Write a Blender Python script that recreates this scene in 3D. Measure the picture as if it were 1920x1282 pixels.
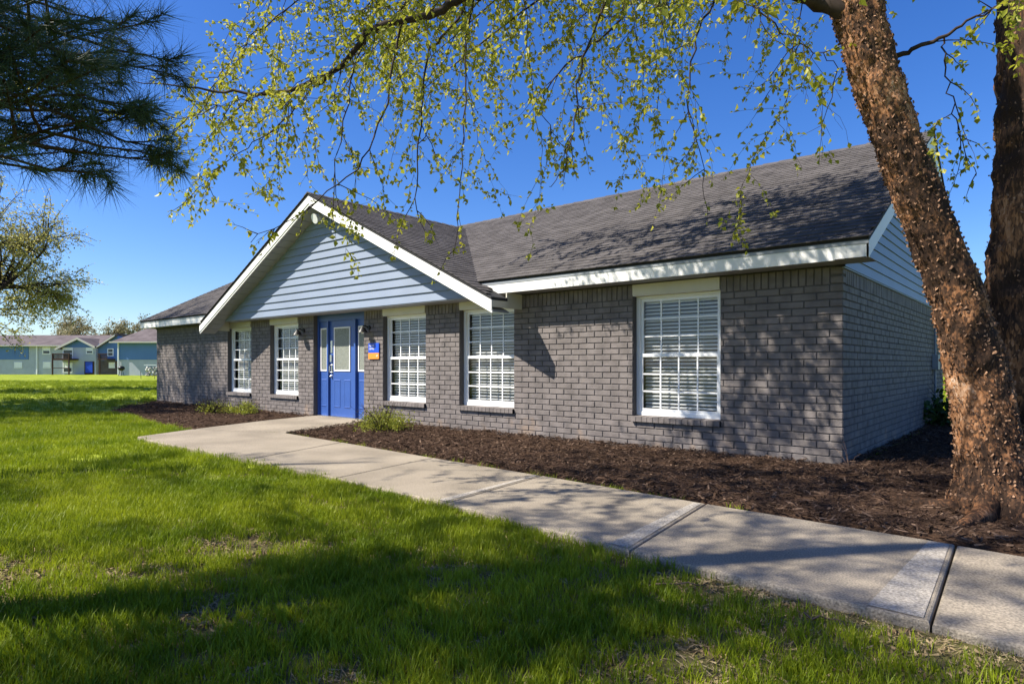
import bpy, math, random
import numpy as np
from mathutils import Vector, Matrix, noise as mnoise

for o in list(bpy.data.objects): bpy.data.objects.remove(o)
S = bpy.context.scene
C = S.collection
rnd = random.Random(7)
rng = np.random.default_rng(11)

# ------------------------------------------------------------------ camera
YAW = math.radians(40.57)
CAM = np.array([1.776, -7.676, 1.104])
RV = np.array([math.cos(YAW), math.sin(YAW)])      # camera right, on the ground
FV = np.array([-math.sin(YAW), math.cos(YAW)])     # camera forward
FPX, HY = 1190.0, 684.0
cd = bpy.data.cameras.new('camera'); co = bpy.data.objects.new('camera', cd); C.objects.link(co)
co.location = CAM; co.rotation_euler = (math.pi/2, 0, YAW)
cd.sensor_width = 36; cd.lens = 36*FPX/1920; cd.shift_y = (HY-641)/1920
cd.clip_start = 0.05; cd.clip_end = 2000
S.camera = co

# ------------------------------------------------------------------ light
SUN = Vector((.58, .72, -.97)).normalized()         # direction the light travels
EL = math.asin(-SUN.z); AZ = math.atan2(-SUN.x, -SUN.y)   # azimuth from +Y, clockwise
w = bpy.data.worlds.new('World'); S.world = w; w.use_nodes = True
nt = w.node_tree; nt.nodes.clear()
sk = nt.nodes.new('ShaderNodeTexSky'); sk.sky_type = 'NISHITA'; sk.sun_disc = False
sk.sun_elevation = EL; sk.sun_rotation = AZ
sk.air_density = 1.0; sk.dust_density = 0.6; sk.ozone_density = 6.5; sk.altitude = 200
bg = nt.nodes.new('ShaderNodeBackground'); bg.inputs['Strength'].default_value = 0.095
ow = nt.nodes.new('ShaderNodeOutputWorld')
hs = nt.nodes.new('ShaderNodeHueSaturation'); hs.inputs['Saturation'].default_value = 1.22; hs.inputs['Hue'].default_value = .513
nt.links.new(sk.outputs[0], hs.inputs['Color']); nt.links.new(hs.outputs[0], bg.inputs[0]); nt.links.new(bg.outputs[0], ow.inputs[0])
sl = bpy.data.lights.new('sun', 'SUN'); so = bpy.data.objects.new('sun', sl); C.objects.link(so)
sl.energy = 5.0; sl.angle = math.radians(0.55); sl.color = (1, .93, .82)
so.rotation_euler = (-SUN).to_track_quat('Z', 'Y').to_euler(); so.location = (-10, -12, 16)
S.view_settings.view_transform = 'Standard'; S.view_settings.look = 'None'
S.view_settings.exposure = 1.0; S.view_settings.gamma = 1
S.render.engine = 'CYCLES'
S.cycles.max_bounces = 6; S.cycles.transparent_max_bounces = 12

# ------------------------------------------------------------------ helpers
def at(px, py, t):
    """photo pixel at depth t -> place in the world"""
    s = (px-960)/FPX
    p = CAM[:2] + (RV*s + FV)*t
    return Vector((p[0], p[1], CAM[2]-(py-HY)/FPX*t))
def cw(lat, dep, z=0.):
    p = CAM[:2] + RV*lat + FV*dep
    return Vector((p[0], p[1], z))
def depth_of(x, y): return (np.array([x, y])-CAM[:2]) @ FV
def lat_of(x, y): return (np.array([x, y])-CAM[:2]) @ RV

class MB:
    def __init__(s): s.v = []; s.f = []; s.m = []; s.cur = 0
    def add(s, vs, fs):
        n = len(s.v); s.v.extend([tuple(p) for p in vs]); s.f.extend([tuple(n+i for i in f) for f in fs])
        s.m.extend([s.cur]*len(fs)); return s
    def box(s, a, b, back=True):
        x0, y0, z0 = a; x1, y1, z1 = b
        vs = [(x0,y0,z0),(x1,y0,z0),(x1,y1,z0),(x0,y1,z0),(x0,y0,z1),(x1,y0,z1),(x1,y1,z1),(x0,y1,z1)]
        fs = [(0,1,5,4),(1,2,6,5),(3,0,4,7),(4,5,6,7),(3,2,1,0)]
        if back: fs.append((2,3,7,6))
        return s.add(vs, fs)
    def prism(s, poly, off):
        """polygon (list of 3d points) extruded by the vector off"""
        n = len(poly); off = Vector(off)
        a = [Vector(p) for p in poly]; b = [p+off for p in a]
        fs = [tuple(range(n))[::-1], tuple(range(n, 2*n))] + [(i, (i+1) % n, n+(i+1) % n, n+i) for i in range(n)]
        return s.add(a+b, fs)
    def tube(s, pts, rad, n=8, cap=True):
        pts = [Vector(p) for p in pts]; rings = []
        up = Vector((0.13, 0.31, 0.94))
        vs = []; fs = []
        for i, p in enumerate(pts):
            d = (pts[min(i+1, len(pts)-1)]-pts[max(i-1, 0)])
            if d.length < 1e-9: d = Vector((0,0,1))
            d.normalize()
            a = d.cross(up)
            if a.length < 1e-3: a = d.cross(Vector((1,0,0)))
            a.normalize(); b = d.cross(a)
            r = rad[i] if hasattr(rad, '__len__') else rad
            for k in range(n):
                t = 2*math.pi*k/n
                vs.append(p + a*(r*math.cos(t)) + b*(r*math.sin(t)))
        for i in range(len(pts)-1):
            for k in range(n):
                k2 = (k+1) % n
                fs.append((i*n+k, i*n+k2, (i+1)*n+k2, (i+1)*n+k))
        if cap:
            fs.append(tuple(range(n))[::-1]); fs.append(tuple((len(pts)-1)*n+k for k in range(n)))
        return s.add(vs, fs)
    def mesh(s, name):
        me = bpy.data.meshes.new(name); me.from_pydata(s.v, [], s.f)
        return me
    def build(s, name, mat, parent=None, smooth=False):
        me = s.mesh(name)
        for m in (mat if isinstance(mat, (list, tuple)) else [mat]): me.materials.append(m)
        if isinstance(mat, (list, tuple)): me.polygons.foreach_set('material_index', s.m)
        if smooth: me.polygons.foreach_set('use_smooth', [True]*len(me.polygons))
        me.update()
        return link(bpy.data.objects.new(name, me), parent)
def link(o, parent=None):
    C.objects.link(o)
    if parent is not None: o.parent = parent
    return o
def np_obj(name, V, F, mat, parent=None, smooth=False):
    me = bpy.data.meshes.new(name)
    V = np.asarray(V, dtype=np.float32); F = np.asarray(F, dtype=np.int32)
    me.vertices.add(len(V)); me.vertices.foreach_set('co', V.ravel())
    k = F.shape[1]
    me.loops.add(F.size); me.loops.foreach_set('vertex_index', F.ravel())
    me.polygons.add(len(F)); me.polygons.foreach_set('loop_start', np.arange(len(F), dtype=np.int32)*k)
    me.polygons.foreach_set('loop_total', np.full(len(F), k, dtype=np.int32))
    if smooth: me.polygons.foreach_set('use_smooth', np.ones(len(F), dtype=bool))
    me.update(calc_edges=True); me.validate()
    me.materials.append(mat)
    return link(bpy.data.objects.new(name, me), parent)
def empty(name, loc=(0,0,0)):
    o = bpy.data.objects.new(name, None); o.location = loc; o.empty_display_size = .2
    return link(o)
def tag(o, label=None, cat=None, group=None, kind=None):
    if label: o['label'] = label
    if cat: o['category'] = cat
    if group: o['group'] = group
    if kind: o['kind'] = kind
    return o
def copy_tree(o, parent=None):
    c = o.copy(); link(c, parent)
    for ch in o.children: copy_tree(ch, c)
    return c

# ------------------------------------------------------------------ materials
def mat(name, col, rough=.8, spec=.3, vary=.0, vscale=3., bump=0., bscale=60., metal=0., col2=None, detail=4., fine=0., fscale=200., coord='pos', translucent=0.):
    m = bpy.data.materials.new(name); m.use_nodes = True
    n = m.node_tree.nodes; l = m.node_tree.links
    b = n['Principled BSDF']
    b.inputs['Roughness'].default_value = rough; b.inputs['Specular IOR Level'].default_value = spec
    b.inputs['Metallic'].default_value = metal
    b.inputs['Base Color'].default_value = (*col, 1)
    g = n.new('ShaderNodeNewGeometry')
    pos = g.outputs['Position']
    if coord == 'obj':
        tc = n.new('ShaderNodeTexCoord'); pos = tc.outputs['Object']
    last = None
    if vary or col2:
        t = n.new('ShaderNodeTexNoise'); t.inputs['Scale'].default_value = vscale; t.inputs['Detail'].default_value = detail
        l.new(pos, t.inputs['Vector'])
        r = n.new('ShaderNodeValToRGB')
        c2 = col2 if col2 else tuple(min(1, c*(1+vary)) for c in col)
        c1 = col if col2 else tuple(c*(1-vary) for c in col)
        r.color_ramp.elements[0].position = .35; r.color_ramp.elements[0].color = (*c1, 1)
        r.color_ramp.elements[1].position = .65; r.color_ramp.elements[1].color = (*c2, 1)
        l.new(t.outputs['Fac'], r.inputs['Fac']); last = r.outputs['Color']
    if fine:
        t2 = n.new('ShaderNodeTexNoise'); t2.inputs['Scale'].default_value = fscale; t2.inputs['Detail'].default_value = 2
        l.new(pos, t2.inputs['Vector'])
        mx = n.new('ShaderNodeMix'); mx.data_type = 'RGBA'; mx.blend_type = 'MULTIPLY'; mx.inputs[0].default_value = 1
        mr = n.new('ShaderNodeMapRange'); mr.inputs['From Min'].default_value = .3; mr.inputs['From Max'].default_value = .7
        mr.inputs['To Min'].default_value = 1-fine; mr.inputs['To Max'].default_value = 1+fine
        l.new(t2.outputs['Fac'], mr.inputs['Value'])
        if last is None:
            rg = n.new('ShaderNodeRGB'); rg.outputs[0].default_value = (*col, 1); last = rg.outputs[0]
        l.new(last, mx.inputs[6]); l.new(mr.outputs[0], mx.inputs[7]); last = mx.outputs[2]
    if last is not None: l.new(last, b.inputs['Base Color'])
    if bump:
        t3 = n.new('ShaderNodeTexNoise'); t3.inputs['Scale'].default_value = bscale; t3.inputs['Detail'].default_value = 5
        l.new(pos, t3.inputs['Vector'])
        bp = n.new('ShaderNodeBump'); bp.inputs['Strength'].default_value = min(1, bump); bp.inputs['Distance'].default_value = .01
        l.new(t3.outputs['Fac'], bp.inputs['Height']); l.new(bp.outputs[0], b.inputs['Normal'])
    if translucent:
        tr = n.new('ShaderNodeBsdfTranslucent'); ms = n.new('ShaderNodeMixShader'); ms.inputs[0].default_value = translucent
        out = n['Material Output']
        if last is not None: l.new(last, tr.inputs['Color'])
        else: tr.inputs['Color'].default_value = (*col, 1)
        l.new(b.outputs[0], ms.inputs[1]); l.new(tr.outputs[0], ms.inputs[2]); l.new(ms.outputs[0], out.inputs['Surface'])
    return m

def brick_material():
    m = mat('painted_brick', (.166,.146,.138), .75, .25, vary=.2, vscale=5.3, bump=.5, bscale=70, fine=.10, fscale=240)
    n = m.node_tree.nodes; l = m.node_tree.links; b = n['Principled BSDF']
    old = b.inputs['Base Color'].links[0].from_socket
    g = n.new('ShaderNodeNewGeometry'); sp = n.new('ShaderNodeSeparateXYZ'); l.new(g.outputs['Position'], sp.inputs[0])
    # bare tan brick where paint has worn off in small patches near the ground
    t = n.new('ShaderNodeTexNoise'); t.inputs['Scale'].default_value = 2.1; t.inputs['Detail'].default_value = 6
    l.new(g.outputs['Position'], t.inputs['Vector'])
    a = n.new('ShaderNodeMath'); a.operation = 'MULTIPLY_ADD'; a.inputs[1].default_value = -.42; a.inputs[2].default_value = .02
    l.new(sp.outputs['Z'], a.inputs[0])
    s = n.new('ShaderNodeMath'); s.operation = 'ADD'; l.new(a.outputs[0], s.inputs[0]); l.new(t.outputs['Fac'], s.inputs[1])
    mr = n.new('ShaderNodeMapRange'); mr.inputs['From Min'].default_value = .54; mr.inputs['From Max'].default_value = .63
    mr.inputs['To Max'].default_value = .55
    l.new(s.outputs[0], mr.inputs['Value'])
    mx = n.new('ShaderNodeMix'); mx.data_type = 'RGBA'; l.new(mr.outputs[0], mx.inputs[0]); l.new(old, mx.inputs[6])
    mx.inputs[7].default_value = (.30,.22,.16,1); l.new(mx.outputs[2], b.inputs['Base Color'])
    return m

def glass_mat(name, tint=(.97,.98,.98), refl=1.0):
    m = bpy.data.materials.new(name); m.use_nodes = True
    n = m.node_tree.nodes; l = m.node_tree.links; n.clear()
    o = n.new('ShaderNodeOutputMaterial'); t = n.new('ShaderNodeBsdfTransparent'); t.inputs[0].default_value = (*tint, 1)
    gl = n.new('ShaderNodeBsdfGlossy'); gl.inputs['Roughness'].default_value = .015
    fr = n.new('ShaderNodeFresnel'); fr.inputs['IOR'].default_value = 1.6
    ml = n.new('ShaderNodeMath'); ml.operation = 'MULTIPLY'; ml.inputs[1].default_value = .7*refl
    mx = n.new('ShaderNodeMixShader'); l.new(fr.outputs[0], ml.inputs[0]); l.new(ml.outputs[0], mx.inputs[0])
    l.new(t.outputs[0], mx.inputs[1]); l.new(gl.outputs[0], mx.inputs[2]); l.new(mx.outputs[0], o.inputs[0])
    return m

def bark_material(name='birch_bark', off=-.48, zs=.55):
    m = bpy.data.materials.new(name); m.use_nodes = True
    n = m.node_tree.nodes; l = m.node_tree.links; b = n['Principled BSDF']
    b.inputs['Roughness'].default_value = .85; b.inputs['Specular IOR Level'].default_value = .15
    g = n.new('ShaderNodeNewGeometry')
    mp = n.new('ShaderNodeMapping'); mp.inputs['Scale'].default_value = (1,1,zs); l.new(g.outputs['Position'], mp.inputs['Vector'])
    v = n.new('ShaderNodeTexVoronoi'); v.inputs['Scale'].default_value = 75; l.new(mp.outputs[0], v.inputs['Vector'])
    t = n.new('ShaderNodeTexNoise'); t.inputs['Scale'].default_value = 16; t.inputs['Detail'].default_value = 7; t.inputs['Roughness'].default_value = .7
    l.new(mp.outputs[0], t.inputs['Vector'])
    big = n.new('ShaderNodeTexNoise'); big.inputs['Scale'].default_value = 2.4; big.inputs['Detail'].default_value = 3
    l.new(g.outputs['Position'], big.inputs['Vector'])
    r = n.new('ShaderNodeValToRGB'); e = r.color_ramp.elements
    e[0].position = .28; e[0].color = (.030,.018,.012,1); e[1].position = .78; e[1].color = (.48,.37,.28,1)
    for p, c in ((.42,(.085,.045,.025,1)), (.52,(.25,.115,.05,1)), (.63,(.38,.21,.11,1))):
        x = e.new(p); x.color = c
    ad = n.new('ShaderNodeMath'); ad.operation = 'MULTIPLY_ADD'; ad.inputs[1].default_value = .22
    sepc = n.new('ShaderNodeSeparateColor'); l.new(v.outputs['Color'], sepc.inputs[0]); l.new(sepc.outputs[0], ad.inputs[0])
    a2 = n.new('ShaderNodeMath'); a2.operation = 'MULTIPLY_ADD'; a2.inputs[1].default_value = .55; l.new(t.outputs['Fac'], a2.inputs[0])
    l.new(big.outputs['Fac'], a2.inputs[2]); 
    a3 = n.new('ShaderNodeMath'); a3.operation = 'MULTIPLY_ADD'; a3.inputs[1].default_value = 1.; a3.inputs[2].default_value = off
    l.new(a2.outputs[0], a3.inputs[0])
    l.new(a3.outputs[0], ad.inputs[2])
    l.new(ad.outputs[0], r.inputs['Fac']); l.new(r.outputs[0], b.inputs['Base Color'])
    bp = n.new('ShaderNodeBump'); bp.inputs['Strength'].default_value = 1; bp.inputs['Distance'].default_value = .02
    l.new(ad.outputs[0], bp.inputs['Height']); l.new(bp.outputs[0], b.inputs['Normal'])
    return m

def concrete_material():
    m = mat('concrete', (.275,.235,.180), .92, .15, vary=.16, vscale=1.3, bump=.5, bscale=130, fine=.38, fscale=95)
    return m

M = {}
M['brick'] = brick_material()
M['mortar'] = mat('painted_mortar', (.105,.098,.097), .9, .1, bump=.4, bscale=120)
M['white'] = mat('white_trim', (.78,.77,.74), .5, .4, vary=.03, vscale=2)
M['cream'] = mat('cream_trim_board', (.60,.57,.48), .55, .35, vary=.05, vscale=3)
M['vinyl'] = mat('white_window_vinyl', (.80,.81,.81), .35, .5)
M['slat'] = mat('white_blind_slat', (.86,.86,.85), .45, .4)
M['siding'] = mat('blue_grey_siding', (.20,.245,.325), .5, .4, vary=.04, vscale=1.5, bump=.06, bscale=30)
M['soffit'] = mat('grey_soffit', (.30,.31,.33), .6, .3)
M['shingle'] = mat('asphalt_shingle', (.098,.090,.088), .95, .1, vary=.22, vscale=3.5, bump=.6, bscale=260, fine=.30, fscale=300)
M['deck'] = mat('dark_roof_edge', (.03,.03,.032), .8, .2)
M['drip'] = mat('grey_drip_edge', (.25,.27,.29), .5, .4)
M['door'] = mat('blue_door_paint', (.035,.09,.31), .38, .45, vary=.04, vscale=4)
M['steel'] = mat('brushed_steel', (.6,.6,.58), .3, .5, metal=1)
M['black'] = mat('black_metal', (.012,.012,.013), .45, .4)
M['glass'] = glass_mat('window_glass')
M['frost'] = mat('patterned_obscure_glass', (.22,.235,.20), .45, .35, vary=.45, vscale=70, detail=1, bump=.6, bscale=90)
M['sign_blue'] = mat('sign_blue', (.012,.075,.55), .4, .4)
M['sign_orange'] = mat('sign_orange', (.85,.27,.04), .4, .4)
M['letter'] = mat('white_lettering', (.85,.85,.85), .5, .3)
M['concrete'] = concrete_material()
M['patch'] = mat('ground_concrete', (.36,.325,.275), .92, .15, bump=.8, bscale=90, fine=.4, fscale=80)
M['mulch'] = mat('mulch', (.030,.018,.012), 1, .05, col2=(.075,.046,.030), vscale=45, bump=1, bscale=60, fine=.4, fscale=130)
M['chip1'] = mat('mulch_chip', (.045,.028,.020), .95, .08, vary=.5, vscale=9)
M['chip2'] = mat('mulch_chip_pale', (.15,.10,.07), .95, .08, vary=.4, vscale=9)
M['litter'] = mat('fallen_needles', (.10,.062,.042), .9, .1, vary=.4, vscale=9)
M['interior'] = mat('dim_interior', (.25,.24,.22), .9, .1)
M['bark'] = bark_material(); M['bark2'] = bark_material('old_birch_bark', -.52, .25)
M['flake'] = mat('peeling_bark_flake', (.08,.045,.028), .8, .15, col2=(.34,.20,.12), vscale=22)
M['twig'] = mat('dark_twig', (.045,.032,.025), .85, .15, vary=.25, vscale=12)
M['pinebark'] = mat('pine_bark', (.07,.045,.03), .95, .1, vary=.4, vscale=14, bump=1, bscale=25)
M['needle'] = mat('pine_needle', (.050,.085,.040), .55, .3, vary=.35, vscale=2.5, translucent=.15)
def leaf_material(name, c1, c2, tr=.45, sc=5.):
    return mat(name, c1, .45, .35, col2=c2, vscale=sc, translucent=tr)
M['leaf'] = leaf_material('birch_leaf', (.28,.31,.025), (.48,.45,.05), .5)
M['bud'] = leaf_material('budding_leaf', (.30,.29,.08), (.46,.42,.14), .55, 1.2)
M['fartree'] = leaf_material('far_budding_leaf', (.25,.21,.11), (.33,.30,.15), .3, .4)
M['shrub'] = leaf_material('shrub_leaf', (.20,.25,.03), (.38,.38,.05), .45, 14)
M['darkleaf'] = leaf_material('dark_shrub_leaf', (.035,.075,.018), (.06,.12,.025), .3, 9)

def grass_material(name, mul=1.):
    m = mat(name, (.15*mul,.215*mul,.008*mul), .5, .25, col2=(.31*mul,.36*mul,.016*mul), vscale=1.1, detail=6, translucent=.4)
    return m
M['blade'] = grass_material('grass_blade')
def lawn_material():
    m = mat('lawn_turf', (.15,.20,.012), .9, .1, col2=(.28,.325,.03), vscale=.9, detail=8, bump=1, bscale=28, fine=.35, fscale=55)
    n = m.node_tree.nodes; l = m.node_tree.links; b = n['Principled BSDF']
    old = b.inputs['Base Color'].links[0].from_socket
    g = n.new('ShaderNodeNewGeometry')
    # under the blades close by the turf shows thatch and soil
    d = n.new('ShaderNodeVectorMath'); d.operation = 'DISTANCE'; d.inputs[1].default_value = (.6,-5.2,0)
    l.new(g.outputs['Position'], d.inputs[0])
    t = n.new('ShaderNodeTexNoise'); t.inputs['Scale'].default_value = 1.7; t.inputs['Detail'].default_value = 5
    l.new(g.outputs['Position'], t.inputs['Vector'])
    a = n.new('ShaderNodeMath'); a.operation = 'MULTIPLY_ADD'; a.inputs[1].default_value = 4.; l.new(t.outputs['Fac'], a.inputs[0])
    l.new(d.outputs['Value'], a.inputs[2])
    mr = n.new('ShaderNodeMapRange'); mr.inputs['From Min'].default_value = 5.2; mr.inputs['From Max'].default_value = 8.0
    mr.inputs['To Min'].default_value = .85; mr.inputs['To Max'].default_value = 0
    l.new(a.outputs[0], mr.inputs['Value'])
    mx = n.new('ShaderNodeMix'); mx.data_type = 'RGBA'; l.new(mr.outputs[0], mx.inputs[0]); l.new(old, mx.inputs[6])
    mx.inputs[7].default_value = (.095,.070,.042,1); l.new(mx.outputs[2], b.inputs['Base Color'])
    return m
M['lawn'] = lawn_material()

# ------------------------------------------------------------------ ground, path, beds
LZ = -.05
lawn = MB()
lawn.add([(-400,-300,LZ),(300,-300,LZ),(300,500,LZ),(-400,500,LZ)], [(0,1,2,3)])
tag(lawn.build('lawn', M['lawn']), kind='structure')

path = empty('path'); tag(path, kind='structure')
low = [(-9.0,-4.0),(-8.15,-4.08),(-5.4,-4.04),(-3.57,-4.08),(-1.94,-4.16),(-.15,-4.35),(1.37,-4.44),(2.95,-4.56)]
upp = [(-9.54,-2.95),(-7.76,-2.22),(-5.98,-2.36),(-3.86,-2.54),(-2.12,-2.66),(-.34,-2.82),(1.31,-2.92),(3.0,-3.06)]
def slab(poly, z=0., th=.13, m='concrete', name='concrete_slab'):
    # rounded upper edge: a shrunken top face a little above the rim
    c = Vector((sum(p[0] for p in poly)/len(poly), sum(p[1] for p in poly)/len(poly), 0))
    b = MB(); n = len(poly)
    def ring(s, zz): return [((p[0]-c.x)*1+c.x - (s*(p[0]-c.x)/max(.01, math.hypot(p[0]-c.x, p[1]-c.y))), p[1] - s*(p[1]-c.y)/max(.01, math.hypot(p[0]-c.x, p[1]-c.y)), zz) for p in poly]
    rs = [ring(0, z-th), ring(0, z-.014), ring(.006, z-.004), ring(.018, z)]
    vs = sum(rs, []); fs = []
    for k in range(3):
        for i in range(n): fs.append((k*n+i, k*n+(i+1) % n, (k+1)*n+(i+1) % n, (k+1)*n+i))
    fs.append(tuple(3*n+i for i in range(n)))
    b.add(vs, fs)
    return b.build(name, M[m], path)
def shrink(q, g=.008):
    cx_ = sum(p[0] for p in q)/len(q); cy_ = sum(p[1] for p in q)/len(q)
    return [(p[0]+(cx_-p[0])*g, p[1]+(cy_-p[1])*g) for p in q]
# slab by the door plus the walk up to it
slab(shrink([low[0], low[1], low[2], upp[2], upp[1], upp[0]]), 0)
slab(shrink([(-9.50,-2.92), (-7.80,-2.19), (-8.12,-.75), (-8.62,.08), (-10.52,.08), (-10.2,-1.2)]), .004)
for i in range(2, 7):
    slab(shrink([low[i], low[i+1], upp[i+1], upp[i]], .006), -.004*(i == 6))
    if i < 6 and i >= 2:
        # strip ground flat beside the joint (paler, rougher)
        a, b_ = Vector((*low[i+1], 0)), Vector((*upp[i+1], 0)); a0, b0 = Vector((*low[i], 0)), Vector((*upp[i], 0))
        wd = {2:.0, 3:.07, 4:.12, 5:.20}[i]
        if wd:
            ua = (a0-a).normalized(); ub = (b0-b_).normalized(); k = (b_-a).normalized()
            p = MB(); z = .0035
            p.add([a+ua*.03+k*.03+Vector((0,0,z)), a+ua*(wd+.05)+k*.03+Vector((0,0,z)), b_+ub*(wd*.55+.03)-k*.05+Vector((0,0,z)), b_+ub*.03-k*.05+Vector((0,0,z))], [(0,3,2,1)])
            p.build('ground_joint_strip', M['patch'], path)

def inside(P, poly):
    x, y = P[:,0], P[:,1]; r = np.zeros(len(P), bool); n = len(poly)
    for i in range(n):
        x0, y0 = poly[i]; x1, y1 = poly[(i+1) % n]
        c = ((y0 > y) != (y1 > y)) & (x < (x1-x0)*(y-y0)/(y1-y0+1e-12)+x0)
        r ^= c
    return r
def fbm(x, y, s, seed=0.):
    return mnoise.fractal(Vector((x*s+seed, y*s-seed, seed)), 1., 2., 4)

path_poly = low + upp[::-1]
walk_poly = [(-9.54,-2.95), (-7.76,-2.2), (-8.1,-.7), (-8.6,.1), (-10.5,.1), (-10.2,-1.2)]
bed_right = [(-8.05,-.9), (-7.76,-2.2), (-5.98,-2.33), (-3.86,-2.5), (-2.12,-2.62), (-.34,-2.78), (1.31,-2.88), (3.0,-3.0), (6,-2.9), (6,1.5), (3.6,4.5), (3.0,8.6), (0.02,8.6), (0.02,.02), (-8.6,.02)]
bed_left = [(-10.45,.02), (-10.15,-1.25), (-9.6,-2.9), (-10.1,-2.95), (-11.5,-2.75), (-13.5,-2.5), (-15.2,-2.35), (-16.2,-2.15), (-17.2,-1.5), (-18.2,-.75), (-19.1,-.2), (-19.1,.02)]
def bed(poly, cell, label):
    xs = [p[0] for p in poly]; ys = [p[1] for p in poly]
    X = np.arange(min(xs), max(xs)+cell, cell); Y = np.arange(min(ys), max(ys)+cell, cell)
    g = np.array([(x, y) for y in Y for x in X]); ins = inside(g, poly)
    nx = len(X)
    ins2 = ins.reshape(len(Y), nx)
    idx = {}; vs = []; fs = []
    pe = np.array(poly + [poly[0]])
    def dist(p):
        d = 9.
        for i in range(len(poly)):
            a = pe[i]; b = pe[i+1]; ab = b-a; t = max(0, min(1, ((p-a) @ ab)/(ab @ ab+1e-9)))
            d = min(d, np.hypot(*(a+ab*t-p)))
        return d
    for j in range(len(Y)-1):
        for i in range(nx-1):
            if ins2[j,i] or ins2[j,i+1] or ins2[j+1,i] or ins2[j+1,i+1]:
                q = []
                for (jj, ii) in ((j,i),(j,i+1),(j+1,i+1),(j+1,i)):
                    k = jj*nx+ii
                    if k not in idx:
                        p = g[k]; d = dist(p) if ins[k] else 0.
                        h = -.055 + .075*min(1, d/.22) + .03*fbm(p[0], p[1], 2.2) + .014*fbm(p[0], p[1], 9.)
                        if not ins[k]: h = -.09
                        idx[k] = len(vs); vs.append((p[0], p[1], h))
                    q.append(idx[k])
                fs.append(tuple(q))
    b = MB(); b.add(vs, fs)
    o = b.build('mulch_bed', M['mulch'], smooth=True); tag(o, kind='structure')
    return o
bed(bed_right, .09, ''); bed(bed_left, .12, '')

def instancer(name, pts, rot, scl, variants, kind_label=None):
    """points -> one object that carries the small pieces of a mass nobody could count"""
    col = bpy.data.collections.new(name+'_pieces')
    for v in variants:
        o = bpy.data.objects.new(name+'_piece', v); col.objects.link(o)
    me = bpy.data.meshes.new(name); n = len(pts)
    me.vertices.add(n); me.vertices.foreach_set('co', np.asarray(pts, dtype=np.float32).ravel())
    a = me.attributes.new('rot', 'FLOAT_VECTOR', 'POINT'); a.data.foreach_set('vector', np.asarray(rot, dtype=np.float32).ravel())
    a = me.attributes.new('scl', 'FLOAT', 'POINT'); a.data.foreach_set('value', np.asarray(scl, dtype=np.float32))
    a = me.attributes.new('pick', 'INT', 'POINT'); a.data.foreach_set('value', rng.integers(0, len(variants), n).astype(np.int32))
    o = link(bpy.data.objects.new(name, me)); tag(o, kind='stuff')
    ng = bpy.data.node_groups.new(name, 'GeometryNodeTree')
    ng.interface.new_socket('Geometry', in_out='INPUT', socket_type='NodeSocketGeometry')
    ng.interface.new_socket('Geometry', in_out='OUTPUT', socket_type='NodeSocketGeometry')
    N = ng.nodes; L = ng.links
    gi = N.new('NodeGroupInput'); go = N.new('NodeGroupOutput')
    ci = N.new('GeometryNodeCollectionInfo'); ci.inputs['Collection'].default_value = col
    ci.inputs['Separate Children'].default_value = True; ci.inputs['Reset Children'].default_value = True
    ip = N.new('GeometryNodeInstanceOnPoints'); ip.inputs['Pick Instance'].default_value = True
    def attr(nm, t):
        x = N.new('GeometryNodeInputNamedAttribute'); x.data_type = t; x.inputs['Name'].default_value = nm; return x.outputs[0]
    L.new(gi.outputs[0], ip.inputs['Points']); L.new(ci.outputs[0], ip.inputs['Instance'])
    L.new(attr('pick', 'INT'), ip.inputs['Instance Index'])
    try:
        er = N.new('FunctionNodeEulerToRotation'); L.new(attr('rot', 'FLOAT_VECTOR'), er.inputs[0]); L.new(er.outputs[0], ip.inputs['Rotation'])
    except Exception:
        L.new(attr('rot', 'FLOAT_VECTOR'), ip.inputs['Rotation'])
    L.new(attr('scl', 'FLOAT'), ip.inputs['Scale'])
    L.new(ip.outputs[0], go.inputs[0])
    md = o.modifiers.new('scatter', 'NODES'); md.node_group = ng
    return o

# mulch chips
def chip_mesh(i):
    b = MB(); r = random.Random(100+i)
    L_ = r.uniform(.02, .05); W = r.uniform(.006, .013); H_ = r.uniform(.002, .005)
    vs = [(-L_,-W*r.uniform(.5,1),0),(L_,-W*r.uniform(.3,1),r.uniform(0,.006)),(L_*.9,W*r.uniform(.3,1),0),(-L_*.8,W,r.uniform(0,.006))]
    vs += [(x*.92, y*.8, z+H_) for x, y, z in vs]
    b.add(vs, [(0,1,5,4),(1,2,6,5),(2,3,7,6),(3,0,4,7),(4,5,6,7)])
    me = b.mesh('mulch_chip'); me.materials.append(M['chip2'] if i % 4 == 0 else M['chip1']); return me
def needle_mesh(i):
    r = random.Random(i); b = MB()
    for k in range(5):
        x, y, a = r.uniform(-.04,.04), r.uniform(-.04,.04), r.uniform(0,6.28); c, d_ = math.cos(a)*.07, math.sin(a)*.07
        b.add([(x-c,y-d_,.004),(x+c,y+d_,.012),(x+c*.2-d_*.03,y+d_*.2+c*.03,.014),(x-c*.2-d_*.03,y-d_*.2+c*.03,.010)], [(0,1,2,3)])
    me = b.mesh('fallen_needles'); me.materials.append(M['litter']); return me
def scatter_in(poly, n):
    xs = [p[0] for p in poly]; ys = [p[1] for p in poly]
    P = np.column_stack([rng.uniform(min(xs), max(xs), n), rng.uniform(min(ys), max(ys), n)])
    return P[inside(P, poly)]
P = scatter_in(bed_right, 170000)
d = (P-CAM[:2]) @ FV; P = P[rng.random(len(P)) < np.clip(8/np.maximum(d, 1), .12, 1)]
P2 = scatter_in(bed_left, 9000); P = np.vstack([P, P2])
Z = np.array([.018 + .03*fbm(x, y, 2.2) + .014*fbm(x, y, 9.) for x, y in P]) + rng.uniform(-.008, .012, len(P))
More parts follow.
